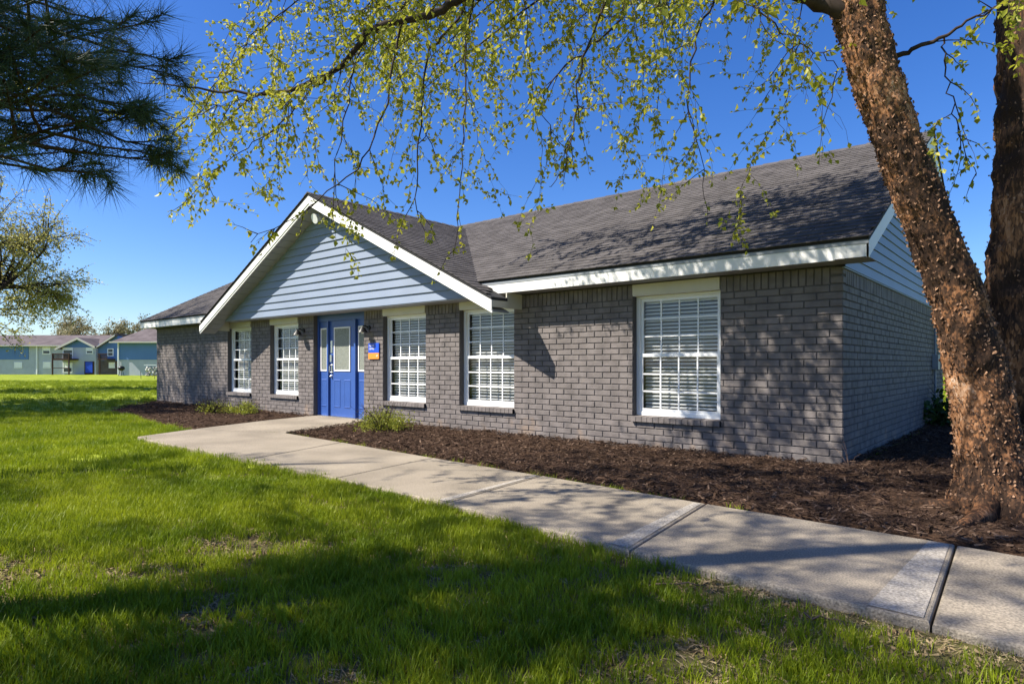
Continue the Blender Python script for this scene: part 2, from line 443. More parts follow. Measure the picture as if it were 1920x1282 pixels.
rot = np.column_stack([rng.normal(0, .35, len(P)), rng.normal(0, .35, len(P)), rng.uniform(0, 6.28, len(P))])
instancer('mulch_chips', np.column_stack([P, Z]), rot, rng.uniform(.35, .95, len(P)), [chip_mesh(i) for i in range(8)]+[needle_mesh(i) for i in range(3)])

# grass
def tuft_mesh(i, nb, rad, hmin, hmax, wd):
    r = random.Random(500+i); b = MB()
    for k in range(nb):
        a = r.uniform(0, 6.28); q = rad*math.sqrt(r.random()); x, y = q*math.cos(a), q*math.sin(a)
        h = r.uniform(hmin, hmax); la = r.uniform(0, 6.28); ln = h*r.uniform(.15, .75); wa = r.uniform(0, 6.28)
        wx, wy = wd*math.cos(wa)*.5, wd*math.sin(wa)*.5
        dx, dy = math.cos(la)*ln, math.sin(la)*ln
        b.add([(x-wx,y-wy,-.01),(x+wx,y+wy,-.01),(x+dx*.4-wx*.8,y+dy*.4-wy*.8,h*.6),(x+dx*.4+wx*.8,y+dy*.4+wy*.8,h*.6),(x+dx,y+dy,h)], [(0,1,3,2),(2,3,4)])
    me = b.mesh('grass_tuft'); me.materials.append(M['blade']); return me
def grass_points(n, d0, d1, lat):
    dep = np.sqrt(rng.uniform(d0*d0, d1*d1, n)); la = rng.uniform(-1, 1, n)*dep*lat
    P = CAM[:2] + np.outer(la, RV) + np.outer(dep, FV)
    keep = ~(inside(P, path_poly) | inside(P, walk_poly) | inside(P, bed_right) | inside(P, bed_left))
    keep &= ~((P[:,1] > -.1) & (P[:,0] > -19.1) & (P[:,0] < 0) & (P[:,1] < 8.3))
    return P[keep]
def bare(P):
    """worn, thin turf by the near slabs and in patches under the trees"""
    out = np.empty(len(P))
    for i, (x, y) in enumerate(P):
        e = math.exp(-(max(0, -y-4.45))/.45) * (1/(1+math.exp(-(x+.1)*2.2)))
        out[i] = .55*e + .55*max(0, fbm(x, y, 1.1, 3.3)-.05) * (1 if x > -3.5 else .5)
    return out
P = grass_points(30000, 1.2, 6.2, 1.7); P = P[rng.random(len(P)) > np.clip(bare(P)*2.2, 0, .98)]
P2 = grass_points(24000, 6.2, 15, 1.35); P2 = P2[lat_of(P2[:,0:1].ravel(), 0) < 1e9] if False else P2
P3 = grass_points(15000, 15, 45, 1.1)
# only what lies on the lawn side
def sc(n, a, b): return rng.uniform(a, b, n)
pts = np.vstack([np.column_stack([q, np.full(len(q), LZ)]) for q in (P, P2, P3)])
scl = np.concatenate([sc(len(P), .6, 1.25), sc(len(P2), .9, 1.6), sc(len(P3), 1.4, 2.2)])
rot = np.column_stack([rng.normal(0, .1, len(pts)), rng.normal(0, .1, len(pts)), rng.uniform(0, 6.28, len(pts))])
instancer('grass', pts, rot, scl, [tuft_mesh(i, 34, .062, .025, .075, .0042) for i in range(7)])

# dry thatch and short new blades over the thin places
M['thatch'] = mat('dry_thatch', (.20,.14,.075), .9, .1, col2=(.34,.27,.15), vscale=9)
def thatch_mesh(i):
    r = random.Random(900+i); b = MB()
    for k in range(14):
        x, y, a = r.uniform(-.06,.06), r.uniform(-.06,.06), r.uniform(0,6.28); L_ = r.uniform(.015,.05); c, d_ = math.cos(a), math.sin(a); w_ = .0016
        b.add([(x-d_*w_,y+c*w_,.002),(x+d_*w_,y-c*w_,.003),(x+c*L_+d_*w_,y+d_*L_-c*w_,r.uniform(.003,.018)),(x+c*L_-d_*w_,y+d_*L_+c*w_,r.uniform(.003,.018))], [(0,1,2,3)])
    me = b.mesh('thatch'); me.materials.append(M['thatch']); return me
P = grass_points(24000, 1.2, 7.0, 1.7); bb = bare(P); P = P[rng.random(len(P)) < np.clip(.12+bb*2.2, 0, 1)]
rot = np.column_stack([np.zeros(len(P)), np.zeros(len(P)), rng.uniform(0, 6.28, len(P))])
instancer('dry_thatch', np.column_stack([P, np.full(len(P), LZ+.002)]), rot, rng.uniform(.7, 1.3, len(P)), [thatch_mesh(i) for i in range(5)])
P = grass_points(5000, 1.6, 6.2, .95); P = P[rng.random(len(P)) < np.clip(bare(P)*2, 0, .75)]
rot = np.column_stack([rng.normal(0, .1, len(P)), rng.normal(0, .1, len(P)), rng.uniform(0, 6.28, len(P))])
instancer('sparse_grass', np.column_stack([P, np.full(len(P), LZ)]), rot, rng.uniform(.4, .8, len(P)), [tuft_mesh(40+i, 9, .06, .02, .06, .004) for i in range(4)])

# ------------------------------------------------------------------ the brick office
XL, DEP = -19.1, 8.2            # facade from XL to 0, building depth
CH, BL, JT = .0833, .27, .011   # course height, brick length, joint
ZS, ZT = 24*CH, 2.2             # soldier course from ZS to ZT
bld = empty('office_building', (XL/2, DEP/2, 0))
tag(bld, 'single-storey grey painted brick office with front gable and blue door', 'building')
INV = Matrix.Translation((-XL/2, -DEP/2, 0))
def on(o, parent=bld):
    """parent without moving (the office root sits at its base centre)"""
    o.parent = parent
    if parent is bld: o.matrix_parent_inverse = INV
    return o
wins = [(-14.46,-13.24), (-12.32,-11.10), (-8.07,-6.85), (-5.98,-4.76), (-2.62,-1.39)]
doorx = (-10.48,-8.68)
WZ0, WZ1 = 5*CH, ZT

def wall_core():
    b = MB(); y0, y1 = .010, .21
    xs = [XL+.012]
    for a, c in sorted(wins+[doorx]): xs += [a, c]
    xs.append(-.012)
    for i in range(0, len(xs), 2): b.box((xs[i], y0, -.15), (xs[i+1], y1, ZT))
    for a, c in wins: b.box((a, y0, -.15), (c, y1, WZ0-CH-.002))
    b.box((doorx[0], y0, -.15), (doorx[1], y1, -.01))
    return b
wf = on(wall_core().build('wall', M['mortar'])); 
b = MB(); b.box((-.21, .212, -.15), (-.010, DEP-.01, ZT))
ws = on(b.build('wall', M['mortar']))
b = MB(); b.box((XL+.01, .212, -.15), (XL+.2, DEP-.01, ZT)); on(b.build('wall', M['mortar']))
b = MB(); b.box((XL+.2, DEP-.2, -.15), (-.21, DEP-.01, ZT)); on(b.build('wall', M['mortar']))
b = MB(); b.box((XL+.2, .21, -.14), (-.21, DEP-.2, -.02)); on(b.build('floor', M['interior']))
b = MB(); b.box((XL+.2, .215, ZT+.02), (-.21, DEP-.2, ZT+.06)); on(b.build('ceiling', M['interior']))
b = MB(); b.box((XL+.3, 2.6, 0), (-.3, 2.7, ZT)); on(b.build('partition', M['interior']))

def brick_variant(i):
    r = random.Random(i); b = MB(); j = lambda: r.uniform(-.0018, .0018); c = .004
    # local: width 1 along x (scaled), face at y=0, depth .0095, height real
    L_ = BL-JT; h = CH-JT
    o = [(-L_/2+j(),.0095,-h/2+j()),(L_/2+j(),.0095,-h/2+j()),(L_/2+j(),.0095,h/2+j()),(-L_/2+j(),.0095,h/2+j())]
    dy = r.uniform(-.0015, .002)
    f_ = [(p[0]*(1-2*c/L_), dy+r.uniform(-.0006,.0006), p[2]*(1-2*c/h)) for p in o]
    b.add(o+f_, [(4,5,6,7),(0,1,5,4),(1,2,6,5),(2,3,7,6),(3,0,4,7)])
    return b
BV = [brick_variant(i) for i in range(8)]
BM = []
for v in BV:
    me = v.mesh('brick'); me.materials.append(M['brick']); BM.append(me)
pieces = []   # (matrix, variant, size key, wall)
def place_front(x0, x1, z, vert=False):
    wdt = x1-x0
    if wdt < .03: return
    k = rnd.randrange(8)
    if not vert:
        m = Matrix.Translation(((x0+x1)/2, 0, z)) @ Matrix.Diagonal(((wdt-JT)/(BL-JT), 1, 1, 1))
    else:
        m = Matrix.Translation(((x0+x1)/2, 0, z)) @ Matrix.Rotation(math.pi/2, 4, 'Y') @ Matrix.Diagonal(((ZT-ZS-JT)/(BL-JT), 1, (wdt-JT)/(CH-JT), 1))
    pieces.append((m, k, wf))
def place_side(y0, y1, z, vert=False):
    wdt = y1-y0
    if wdt < .03: return
    k = rnd.randrange(8); R = Matrix.Rotation(math.pi/2, 4, 'Z')
    if not vert:
        m = Matrix.Translation((0, (y0+y1)/2, z)) @ R @ Matrix.Diagonal(((wdt-JT)/(BL-JT), 1, 1, 1))
    else:
        m = Matrix.Translation((0, (y0+y1)/2, z)) @ R @ Matrix.Rotation(math.pi/2, 4, 'Y') @ Matrix.Diagonal(((ZT-ZS-JT)/(BL-JT), 1, (wdt-JT)/(CH-JT), 1))
    pieces.append((m, k, ws))
def cuts(lo, hi, step, off):
    x = hi - (step*.5 if off else step*1.0); r = [hi]
    while x > lo+.03: r.append(x); x -= step
    r.append(lo); return r[::-1]
for c in range(-1, 24):
    z = (c+.5)*CH; off = c % 2
    blocked = []
    for a, e in wins:
        if z > WZ0-CH: blocked.append((a, e))
    if z > -.01: blocked.append(doorx)
    blocked.sort(); segs = []; x = XL
    for a, e in blocked: segs.append((x, a)); x = e
    segs.append((x, 0.))
    g = cuts(XL, 0., BL, off)
    for a, e in segs:
        q = [a]+[v for v in g if a+.035 < v < e-.035]+[e]
        for i in range(len(q)-1): place_front(q[i], q[i+1], z)
    g = cuts(-DEP, 0., BL, 1-off)
    for i in range(len(g)-1): place_side(-g[i+1], -g[i], z)
x = XL; segs = []
for a, e in sorted(wins+[doorx]): segs.append((x, a)); x = e
segs.append((x, -.13))
for a, e in segs:
    n = max(1, round((e-a)/CH))
    for i in range(n): place_front(a+(e-a)*i/n, a+(e-a)*(i+1)/n, (ZS+ZT)/2, True)
for zz in (ZS+.5*.1, ZS+1.5*.1): place_front(-.13, 0, zz)
for zz in (ZS+.5*.1, ZS+1.5*.1): place_side(0, .13, zz)
n = round((DEP-.13)/CH)
for i in range(n): place_side(.13+(DEP-.13)*i/n, .13+(DEP-.13)*(i+1)/n, (ZS+ZT)/2, True)
def apparent(m, w_):
    t = m.translation; d = depth_of(t.x, t.y); la = lat_of(t.x, t.y)
    if d < 1 or abs(la/d) > .82 or t.z < .05: return 0
    fx = .65 if w_ is wf else .25
    return fx/d**2
order = sorted(range(len(pieces)), key=lambda i: -apparent(pieces[i][0], pieces[i][2]))
chosen = set(order[:300])
rest = {wf: MB(), ws: MB()}
for i, (m, k, wl) in enumerate(pieces):
    if i in chosen:
        o = bpy.data.objects.new('brick', BM[k]); C.objects.link(o); o.parent = wl; o.matrix_parent_inverse = Matrix.Identity(4)
        o.matrix_local = m
    else:
        v = BV[k]; rest[wl].add([m @ Vector(p) for p in v.v], v.f)
for wl, r_ in rest.items():
    o = r_.build('brickwork', M['brick'], wl); tag(o, kind='stuff')
# painted patch of mortar squeezing at the outer corner
# ---- windows
slat_me = None
def window(x0, x1):
    global slat_me
    W = x1-x0; z0, z1 = WZ0, 2.055; yr = .105
    fr = MB(); fw = .052
    fr.box((x0, yr, z0), (x0+fw, yr+.075, z1)); fr.box((x1-fw, yr, z0), (x1, yr+.075, z1))
    fr.box((x0+fw, yr+.002, z0), (x1-fw, yr+.075, z0+.05)); fr.box((x0+fw, yr+.002, z1-.045), (x1-fw, yr+.075, z1))
    o = on(fr.build('window', M['vinyl']))
    zm = 1.235
    for lo, hi, dy in ((z0+.05, zm+.022, .012), (zm-.022, z1-.045, .034)):
        s = MB(); a, e = x0+fw, x1-fw; sw = .038; y0 = yr+dy; y1 = y0+.024
        s.box((a, y0, lo), (a+sw, y1, hi)); s.box((e-sw, y0, lo), (e, y1, hi))
        s.box((a+sw, y0+.001, lo), (e-sw, y1, lo+.045)); s.box((a+sw, y0+.001, hi-.042), (e-sw, y1, hi))
        s.build('sash', M['vinyl'], o)
        mz0, mz1 = lo+.045, hi-.042
        for k in range(1, 4):
            m = MB(); xx = a+sw+(e-a-2*sw)*k/4; m.box((xx-.010, y0+.006, mz0), (xx+.010, y0+.016, mz1)); m.build('muntin', M['vinyl'], o)
        for k in range(1, 3):
            m = MB(); zz = mz0+(mz1-mz0)*k/3; m.box((a+sw, y0+.007, zz-.010), (e-sw, y0+.0155, zz+.010)); m.build('muntin', M['vinyl'], o)
        p = MB(); p.add([(a+sw-.01, y0+.018, mz0-.01), (e-sw+.01, y0+.018, mz0-.01), (e-sw+.01, y0+.018, mz1+.01), (a+sw-.01, y0+.018, mz1+.01)], [(0,1,2,3)])
        p.build('pane', M['glass'], o)
    # horizontal blind behind the glass
    if slat_me is None:
        sb = MB(); hw = (W-2*fw-.03)/2; n = 4
        prof = [(-.025, 0), (-.009, .0045), (.009, .0045), (.025, 0)]
        vs = [(sx*hw, y, z) for sx in (-1, 1) for y, z in prof] + [(sx*hw, y, z-.0025) for sx in (-1, 1) for y, z in prof]
        fs = [(i, i+1, i+5, i+4) for i in range(3)] + [(8+i, 12+i, 13+i, 9+i) for i in range(3)] + [(0,4,12,8),(3,11,15,7)]
        sb.add(vs, fs); slat_me = sb.mesh('slat'); slat_me.materials.append(M['slat'])
    zz = z0+.07; k = 0
    while zz < z1-.09:
        s = bpy.data.objects.new('slat', slat_me); C.objects.link(s); s.parent = o
        s.location = ((x0+x1)/2, yr+.135, zz); s.rotation_euler = (math.radians(38+rnd.uniform(-2, 2)), 0, rnd.uniform(-.002, .002))
        zz += .049; k += 1
    r = MB(); r.box((x0+fw, yr+.105, z1-.09), (x1-fw, yr+.165, z1-.045)); r.build('head_rail', M['slat'], o)
    for fx in (.25, .75):
        c = MB(); xx = x0+W*fx; c.box((xx-.001, yr+.107, z0+.06), (xx+.001, yr+.109, z1-.09)); c.build('ladder_cord', M['slat'], o)
    # cream head board and rowlock sill
    t = MB(); t.box((x0+.003, -.016, 2.058), (x1-.003, .10, ZT-.004)); t.build('head_board', M['cream'], o)
    t = MB(); t.box((x0+.004, -.008, 2.04), (x1-.004, .10, 2.0575)); t.build('head_bead', M['cream'], o)
    n = 15
    for i in range(n):
        a = x0-.012+(W+.024)*i/n; e = x0-.012+(W+.024)*(i+1)/n
        q = MB(); zt = WZ0+rnd.uniform(-.002, .002)
        q.add([(a+.004,-.045,WZ0-CH+.004),(e-.004,-.045,WZ0-CH+.004),(e-.004,.11,WZ0-CH+.004),(a+.004,.11,WZ0-CH+.004),(a+.004,-.043,zt-.012),(e-.004,-.043,zt-.012),(e-.004,.11,zt),(a+.004,.11,zt)],
              [(0,1,5,4),(1,2,6,5),(3,0,4,7),(4,5,6,7),(3,2,1,0)])
        q.build('sill_brick', M['brick'], o)
    q = MB(); q.box((x0-.008, -.036, WZ0-CH+.008), (x1+.008, .108, WZ0-.012)); q.build('sill', M['mortar'], o)
for a, e in wins: window(a, e)

# ---- door with two sidelights
dx0, dx1 = doorx; dy = .12; DT = 2.04
f_ = MB()
f_.box((dx0, dy-.02, 0), (dx0+.055, dy+.1, ZT)); f_.box((dx1-.055, dy-.02, 0), (dx1, dy+.1, ZT))
f_.box((dx0+.055, dy-.018, DT), (dx1-.055, dy+.1, ZT))
fr = on(f_.build('door_frame', M['door']))
b = MB(); b.box((dx0, -.02, -.1), (dx1, dy+.1, -.008)); b.box((dx0+.055, dy-.06, -.008), (dx1-.055, dy+.08, .018)); b.build('threshold', M['steel'], fr)
cxm = (dx0+dx1)/2
slx0, slx1 = cxm-.46, cxm+.46
for xx in (slx0-.05, slx1): 
    b = MB(); b.box((xx, dy-.045, .018), (xx+.05, dy+.08, DT)); b.build('door_mullion', M['door'], fr)
def lite(parent, x0, x1, z0, z1, y, name='pane'):
    t = .028; b = MB()
    b.box((x0-t, y-.016, z0-t), (x0, y+.01, z1+t)); b.box((x1, y-.016, z0-t), (x1+t, y+.01, z1+t))
    b.box((x0, y-.015, z0-t), (x1, y+.01, z0)); b.box((x0, y-.015, z1), (x1, y+.01, z1+t))
    b.build('lite_frame', M['white'], parent)
    g = MB(); g.box((x0, y-.004, z0), (x1, y+.004, z1)); g.build(name, M['frost'], parent)
def raised(parent, x0, x1, z0, z1, y):
    b = MB(); k = .022
    vs = [(x0,y,z0),(x1,y,z0),(x1,y,z1),(x0,y,z1),(x0+k,y-.010,z0+k),(x1-k,y-.010,z0+k),(x1-k,y-.010,z1-k),(x0+k,y-.010,z1-k)]
    vs += [(x0+k*1.8,y-.004,z0+k*1.8),(x1-k*1.8,y-.004,z0+k*1.8),(x1-k*1.8,y-.004,z1-k*1.8),(x0+k*1.8,y-.004,z1-k*1.8)]
    fs = [(0,1,5,4),(1,2,6,5),(2,3,7,6),(3,0,4,7),(4,5,9,8),(5,6,10,9),(6,7,11,10),(7,4,8,11),(8,9,10,11)]
    b.add(vs, fs); b.build('raised_panel', M['door'], parent)
b = MB(); b.box((slx0+.004, dy, .022), (slx1-.004, dy+.044, DT-.004)); door = on(b.build('door', M['door']))
lite(door, cxm-.26, cxm+.26, 1.0, 1.87, dy)
for a in (-.30, .06): raised(door, cxm+a, cxm+a+.24, .2, .80, dy-.0015)
b = MB(); xx = slx0+.075
b.box((xx-.028, dy-.008, .93), (xx+.028, dy+.001, 1.13)); b.box((xx-.03, dy-.03, 1.17), (xx+.03, dy+.001, 1.32))
b.tube([(xx, dy-.008, 1.10), (xx, dy-.055, 1.10), (xx, dy-.06, 1.07), (xx, dy-.06, .97), (xx, dy-.05, .945), (xx, dy-.008, .945)], .011, 8)
b.build('door_handle', M['steel'], door)
b = MB(); b.tube([(xx, dy+.001, .86), (xx, dy-.035, .86), (xx, dy-.045, .86)], [.028,.026,.012], 14); b.build('deadbolt', M['steel'], door)
b = MB(); b.box((xx-.035, dy-.012, 1.36), (xx+.035, dy+.001, 1.62)); b.build('push_plate', M['steel'], door)
for s in (0, 1):
    x0 = dx0+.055 if s == 0 else slx1+.05; x1 = slx0-.05 if s == 0 else dx1-.055
    b = MB(); b.box((x0, dy+.012, .018), (x1, dy+.05, DT)); sd = on(b.build('sidelight', M['door']))
    lite(sd, x0+.07, x1-.07, 1.0, 1.87, dy+.012); raised(sd, x0+.06, x1-.06, .2, .80, dy+.0105)

# ---- roofs
EO, RO = .38, .33               # eave and rake overhang of the main roof
PM = .515; ZE = 2.43            # pitch and top of roof at the eave
RY = DEP/2; ZR = ZE+PM*(RY+EO)
XA, XB = XL-RO+.1, RO           # rake ends
def zmain(y): return ZE+PM*(y+EO) if y <= RY else ZR-PM*(y-RY)
GX, GH, GO = -9.46, 4.91, .76   # gable ridge x, half width, overhang plane
PG = .485; GR = 4.50
def zgab(x): return GR-PG*abs(x-GX)
YV = RY-(ZR-GR)/PM              # where the gable ridge meets the main slope
nM = Vector((0, -PM, 1)).normalized()
th = .05
rb = MB()
def sl_poly(pts, t=th): rb.prism([Vector(p)-Vector((0,0,t)) for p in pts], (0,0,t-.006))
sl_poly([(XA,-EO,ZE),(XB,-EO,ZE),(XB,RY,ZR),(XA,RY,ZR)])
sl_poly([(XA,RY,ZR),(XB,RY,ZR),(XB,DEP+EO,ZE),(XA,DEP+EO,ZE)])
xk = (GR-ZE)/PG
for s in (1, -1):
    pts = [(GX,-GO,GR),(GX+s*GH,-GO,GR-PG*GH),(GX+s*GH,-EO-.012,GR-PG*GH),(GX+s*xk,-EO-.012,ZE),(GX,YV,GR)]
    sl_poly(pts if s > 0 else pts[::-1])
roof = on(rb.build('roof', M['deck']))
# shingles: every tab its own piece of the covering
tabs = []
def tab(o, du, dv, wdt, ex, nrm, col_seed):
    t = .007
    a = o; b_ = o+du*wdt; c = b_+dv*(ex*1.25); d_ = a+dv*(ex*1.25)
    lift = nrm*(t+.006+rnd.uniform(0, .003)); lo = nrm*.003
    return [a+lo, b_+lo, b_+lift, a+lift, c+nrm*.004, d_+nrm*.004], [(0,1,2,3),(3,2,4,5),(0,3,5),(1,4,2)]
def slope_tabs(u0, u1, origin, du, dv, nrm, length, keep, ex=.135, tw=.31):
    nrow = int(length/ex)+1
    for r in range(nrow):
        x = u0-(.5*tw if r % 2 else 0)-rnd.uniform(0, .05)
        while x < u1:
            a = max(x, u0); e = min(x+tw-.006, u1)
            if e-a > .03:
                p = origin+du*a+dv*(r*ex-.015); exx = min(ex, length-r*ex+.01)
                mid = p+du*((e-a)/2)+dv*(ex*.5)
                if exx > .03 and keep(mid): tabs.append((tab(p, du, dv, e-a, exx, nrm, 0), mid))
            x += tw
L1 = math.hypot(RY+EO, ZR-ZE); dvm = Vector((0, 1, PM)).normalized()
slope_tabs(XA-.02, XB+.02, Vector((0,-EO-.02,ZE-PM*.02)), Vector((1,0,0)), dvm, nM, L1, lambda m: not (abs(m.x-GX) < GH and zgab(m.x)-.10 > m.z))
for s in (1, -1):
    dvg = Vector((-s, 0, PG)).normalized(); ng_ = Vector((s*PG, 0, 1)).normalized(); Lg = GH*math.hypot(1, PG)
    kp = lambda m: (m.z > zmain(m.y)-.10) and not (m.y > -EO-.012 and m.z < ZE+.0)
    if s > 0: slope_tabs(-GO-.02, YV+.3, Vector((GX+GH+.02,0,GR-PG*(GH+.02))), Vector((0,1,0)), dvg, ng_, Lg, kp)
    else: slope_tabs(-YV-.3, GO+.02, Vector((GX-GH-.02,0,GR-PG*(GH+.02))), Vector((0,-1,0)), dvg, ng_, Lg, kp)
def seen(m): 
    d = depth_of(m.x, m.y); return 1/d if d > 1 and abs(lat_of(m.x, m.y)/d) < .8 and not (m.x < GX and m.y < YV and abs(m.x-GX) < GH) else 0
order = sorted(range(len(tabs)), key=lambda i: -seen(tabs[i][1])); near = set(order[:300])
rest_ = MB()
for i, ((vs, fs), mid) in enumerate(tabs):
    if i in near:
        b = MB(); b.add(vs, fs); b.build('shingle', M['shingle'], roof)
    else: rest_.add(vs, fs)
roof_i = roof
o = rest_.build('shingle_courses', M['shingle'], roof); tag(o, kind='stuff')
# plain back slope covering and ridge caps
b = MB(); b.add([(XA-.02,RY,ZR+.006),(XA-.02,DEP+EO+.02,ZE),(XB+.02,DEP+EO+.02,ZE),(XB+.02,RY,ZR+.006)], [(0,1,2,3)]); b.build('back_slope_covering', M['shingle'], roof)
x = XA-.02
while x < XB:
    e = min(x+.28, XB+.02); b = MB(); q = .13
    b.add([(x,RY-q,ZR-PM*q+.022),(e,RY-q,ZR-PM*q+.012),(e,RY,ZR+.018),(x,RY,ZR+.030),(x,RY+q,ZR-PM*q+.022),(e,RY+q,ZR-PM*q+.012),
           (x,RY-q,ZR-PM*q+.006),(x,RY,ZR+.010),(e,RY-q,ZR-PM*q+.004)], [(0,1,2,3),(3,2,5,4),(6,0,3,7),(6,8,1,0)]); b.build('ridge_cap', M['shingle'], roof); x += .28
y = -GO-.02
while y < YV:
    e = min(y+.28, YV); b = MB(); q = .13
    b.add([(GX-q,y,GR-PG*q+.024),(GX,y,GR+.030),(GX+q,y,GR-PG*q+.024),(GX-q,e,GR-PG*q+.014),(GX,e,GR+.018),(GX+q,e,GR-PG*q+.014),(GX-q,y,GR-PG*q+.005),(GX,y,GR+.008),(GX+q,y,GR-PG*q+.005)],
          [(0,1,4,3),(1,2,5,4),(6,7,1,0),(7,8,2,1)]); b.build('ridge_cap', M['shingle'], roof); y += .28

# ---- fascia, soffit, rake boards
def board(name, m, pts, off): 
    b = MB(); b.prism(pts, off); return on(b.build(name, m))
FZ0, FZ1 = 2.205, 2.375
def fas(x0, x1):
    b = MB(); b.box((x0,-EO,FZ0), (x1,-EO+.022,FZ1)); on(b.build('fascia', M['white']))
    b = MB(); b.box((x0,-EO-.006,FZ1-.028), (x1,-EO-.0005,FZ1+.012)); on(b.build('drip_edge', M['drip']))
    b = MB(); b.box((x0,-EO+.022,FZ0+.006), (x1,.02,FZ0+.014)); on(b.build('soffit', M['soffit']))
fas(GX+xk+.02, XB-.002); fas(XA+.002, GX-xk-.02)
def rake(x, s):
    """rake boards, soffit and siding of an end gable; s = +1 on the right"""
    for a, e in (((-EO, ZE), (RY, ZR)), ((DEP+EO, ZE), (RY, ZR))):
        p = [(x, a[0], a[1]-.055), (x, e[0], e[1]-.055), (x, e[0], e[1]-.055-.21), (x, a[0], a[1]-.225)]
        board('rake_board', M['white'], p, (-s*.022, 0, 0))
        p = [(x-s*.024, a[0], a[1]-.215), (x-s*.024, e[0], e[1]-.225), (x-s*.024, e[0], e[1]-.235), (x-s*.024, a[0], a[1]-.225)]
        board('rake_soffit', M['soffit'], p, (-s*(RO-.03), 0, 0))
rake(XB, 1); rake(XA, -1)
def end_siding(x, s):
    z = ZT-.015; ex = .13; k = 0
    b0 = MB(); b0.prism([(x-s*.09, -.0, ZT), (x-s*.09, DEP, ZT), (x-s*.09, RY, ZR-.12)], (-s*.05, 0, 0)); gb = on(b0.build('gable_wall', M['siding']))
    while z < ZR-.30:
        z1 = z+ex
        def yy(q): return max(-.02, (q-ZE+.0)/PM-EO+.16)
        ya, yb = yy(z), yy(z1)
        if yb > RY-.02: yb = RY-.02
        b = MB(); o_ = x+s*.030; i_ = x+s*.012
        vs = [(o_,ya,z),(o_,DEP-ya,z),(i_,DEP-yb,z1+.012),(i_,yb,z1+.012),(x-s*.02,ya,z),(x-s*.02,DEP-ya,z)]
        b.add(vs, [(0,1,2,3),(0,4,5,1)]); b.build('siding_board', M['siding'], gb); z = z1
    b = MB(); b.box((min(x-s*.01,x+s*.02),-.005,ZT-.03),(max(x-s*.01,x+s*.02),DEP,ZT-.016)); b.build('starter_strip', M['siding'], gb)
end_siding(.0, 1); end_siding(XL, -1)

# front gable
ys = -EO
b = MB(); b.prism([(GX-GH+.35, ys+.03, ZT+.02), (GX+GH-.35, ys+.03, ZT+.02), (GX, ys+.03, GR-.16)], (0, .04, 0)); gw = on(b.build('gable_wall', M['siding']))
z = ZT-.012; ex = .155
while z < GR-.35:
    z1 = min(z+ex, GR-.17)
    def hw(q): return min(GH-.30, (GR-q)/PG-.17)
    b = MB(); a, e = hw(z), max(.02, hw(z1)); o_ = ys-.020; i_ = ys+.010
    b.add([(GX-a,o_,z),(GX+a,o_,z),(GX+e,i_,z1+.014),(GX-e,i_,z1+.014),(GX-a,ys+.03,z),(GX+a,ys+.03,z)], [(0,1,2,3),(0,4,5,1)])
    b.build('siding_board', M['siding'], gw); z = z1
b = MB(); b.box((GX-xk-.06, ys-.008, ZT-.03), (GX+xk+.05, .012, ZT-.014)); on(b.build('soffit', M['soffit']))
for s in (1, -1):
    e0 = (GX+s*GH, GR-PG*GH); r0 = (GX, GR)
    def P_(f, dz, y): 
        return (e0[0]+(r0[0]-e0[0])*f, y, e0[1]+(r0[1]-e0[1])*f+dz)
    # rake board in two stepped faces, sloped soffit with grooves, eave return
    board('rake_board', M['white'], [P_(0,-.05,-GO+.004), P_(1,-.05,-GO+.004), P_(1,-.20,-GO+.004), P_(0,-.20,-GO+.004)], (0,.022,0))
    board('rake_trim', M['white'], [P_(0,-.195,-GO+.018), P_(1,-.195,-GO+.018), P_(1,-.245,-GO+.018), P_(0,-.245,-GO+.018)], (0,.022,0))
    nb = 22
    for i in range(nb):
        fa, fb = i/nb, (i+.93)/nb
        board('soffit_panel', M['soffit'], [P_(fa,-.222,-GO+.042), P_(fb,-.222,-GO+.042), P_(fb,-.222,-EO+.02), P_(fa,-.222,-EO+.02)], (0,0,-.006))
    board('soffit_backing', M['soffit'], [P_(0,-.205,-GO+.042), P_(.985,-.205,-GO+.042), P_(.985,-.205,-EO+.02), P_(0,-.205,-EO+.02)], (0,0,-.012))
    xe = GX+s*GH
    board('gable_eave_fascia', M['cream'], [(xe-s*.002,-GO+.028,e0[1]-.055), (xe-s*.002,-EO-.001 if s>0 else -EO-.001,e0[1]-.055), (xe-s*.002,-EO-.001,1.965), (xe-s*.002,-GO+.028,1.965)], (-s*.022,0,0))
    board('eave_return', M['cream'], [(xe-s*.024,-GO+.03,1.968), (xe-s*.024,-.018,1.968), (xe-s*.024,-.018,2.20), (xe-s*.024,-EO,2.20), (xe-s*.024,-EO,2.13), (xe-s*.024,-GO+.03,2.08)], (-s*.02,0,0))
# downpipe / conduit and meter box on the side wall
b = MB(); b.tube([(.035,6.75,-.05),(.035,6.75,2.16)], .022, 10); cp = on(b.build('conduit', M['drip']))
b = MB(); b.box((.004,6.62,1.02),(.10,6.86,1.30)); b.build('junction_box', M['drip'], cp)

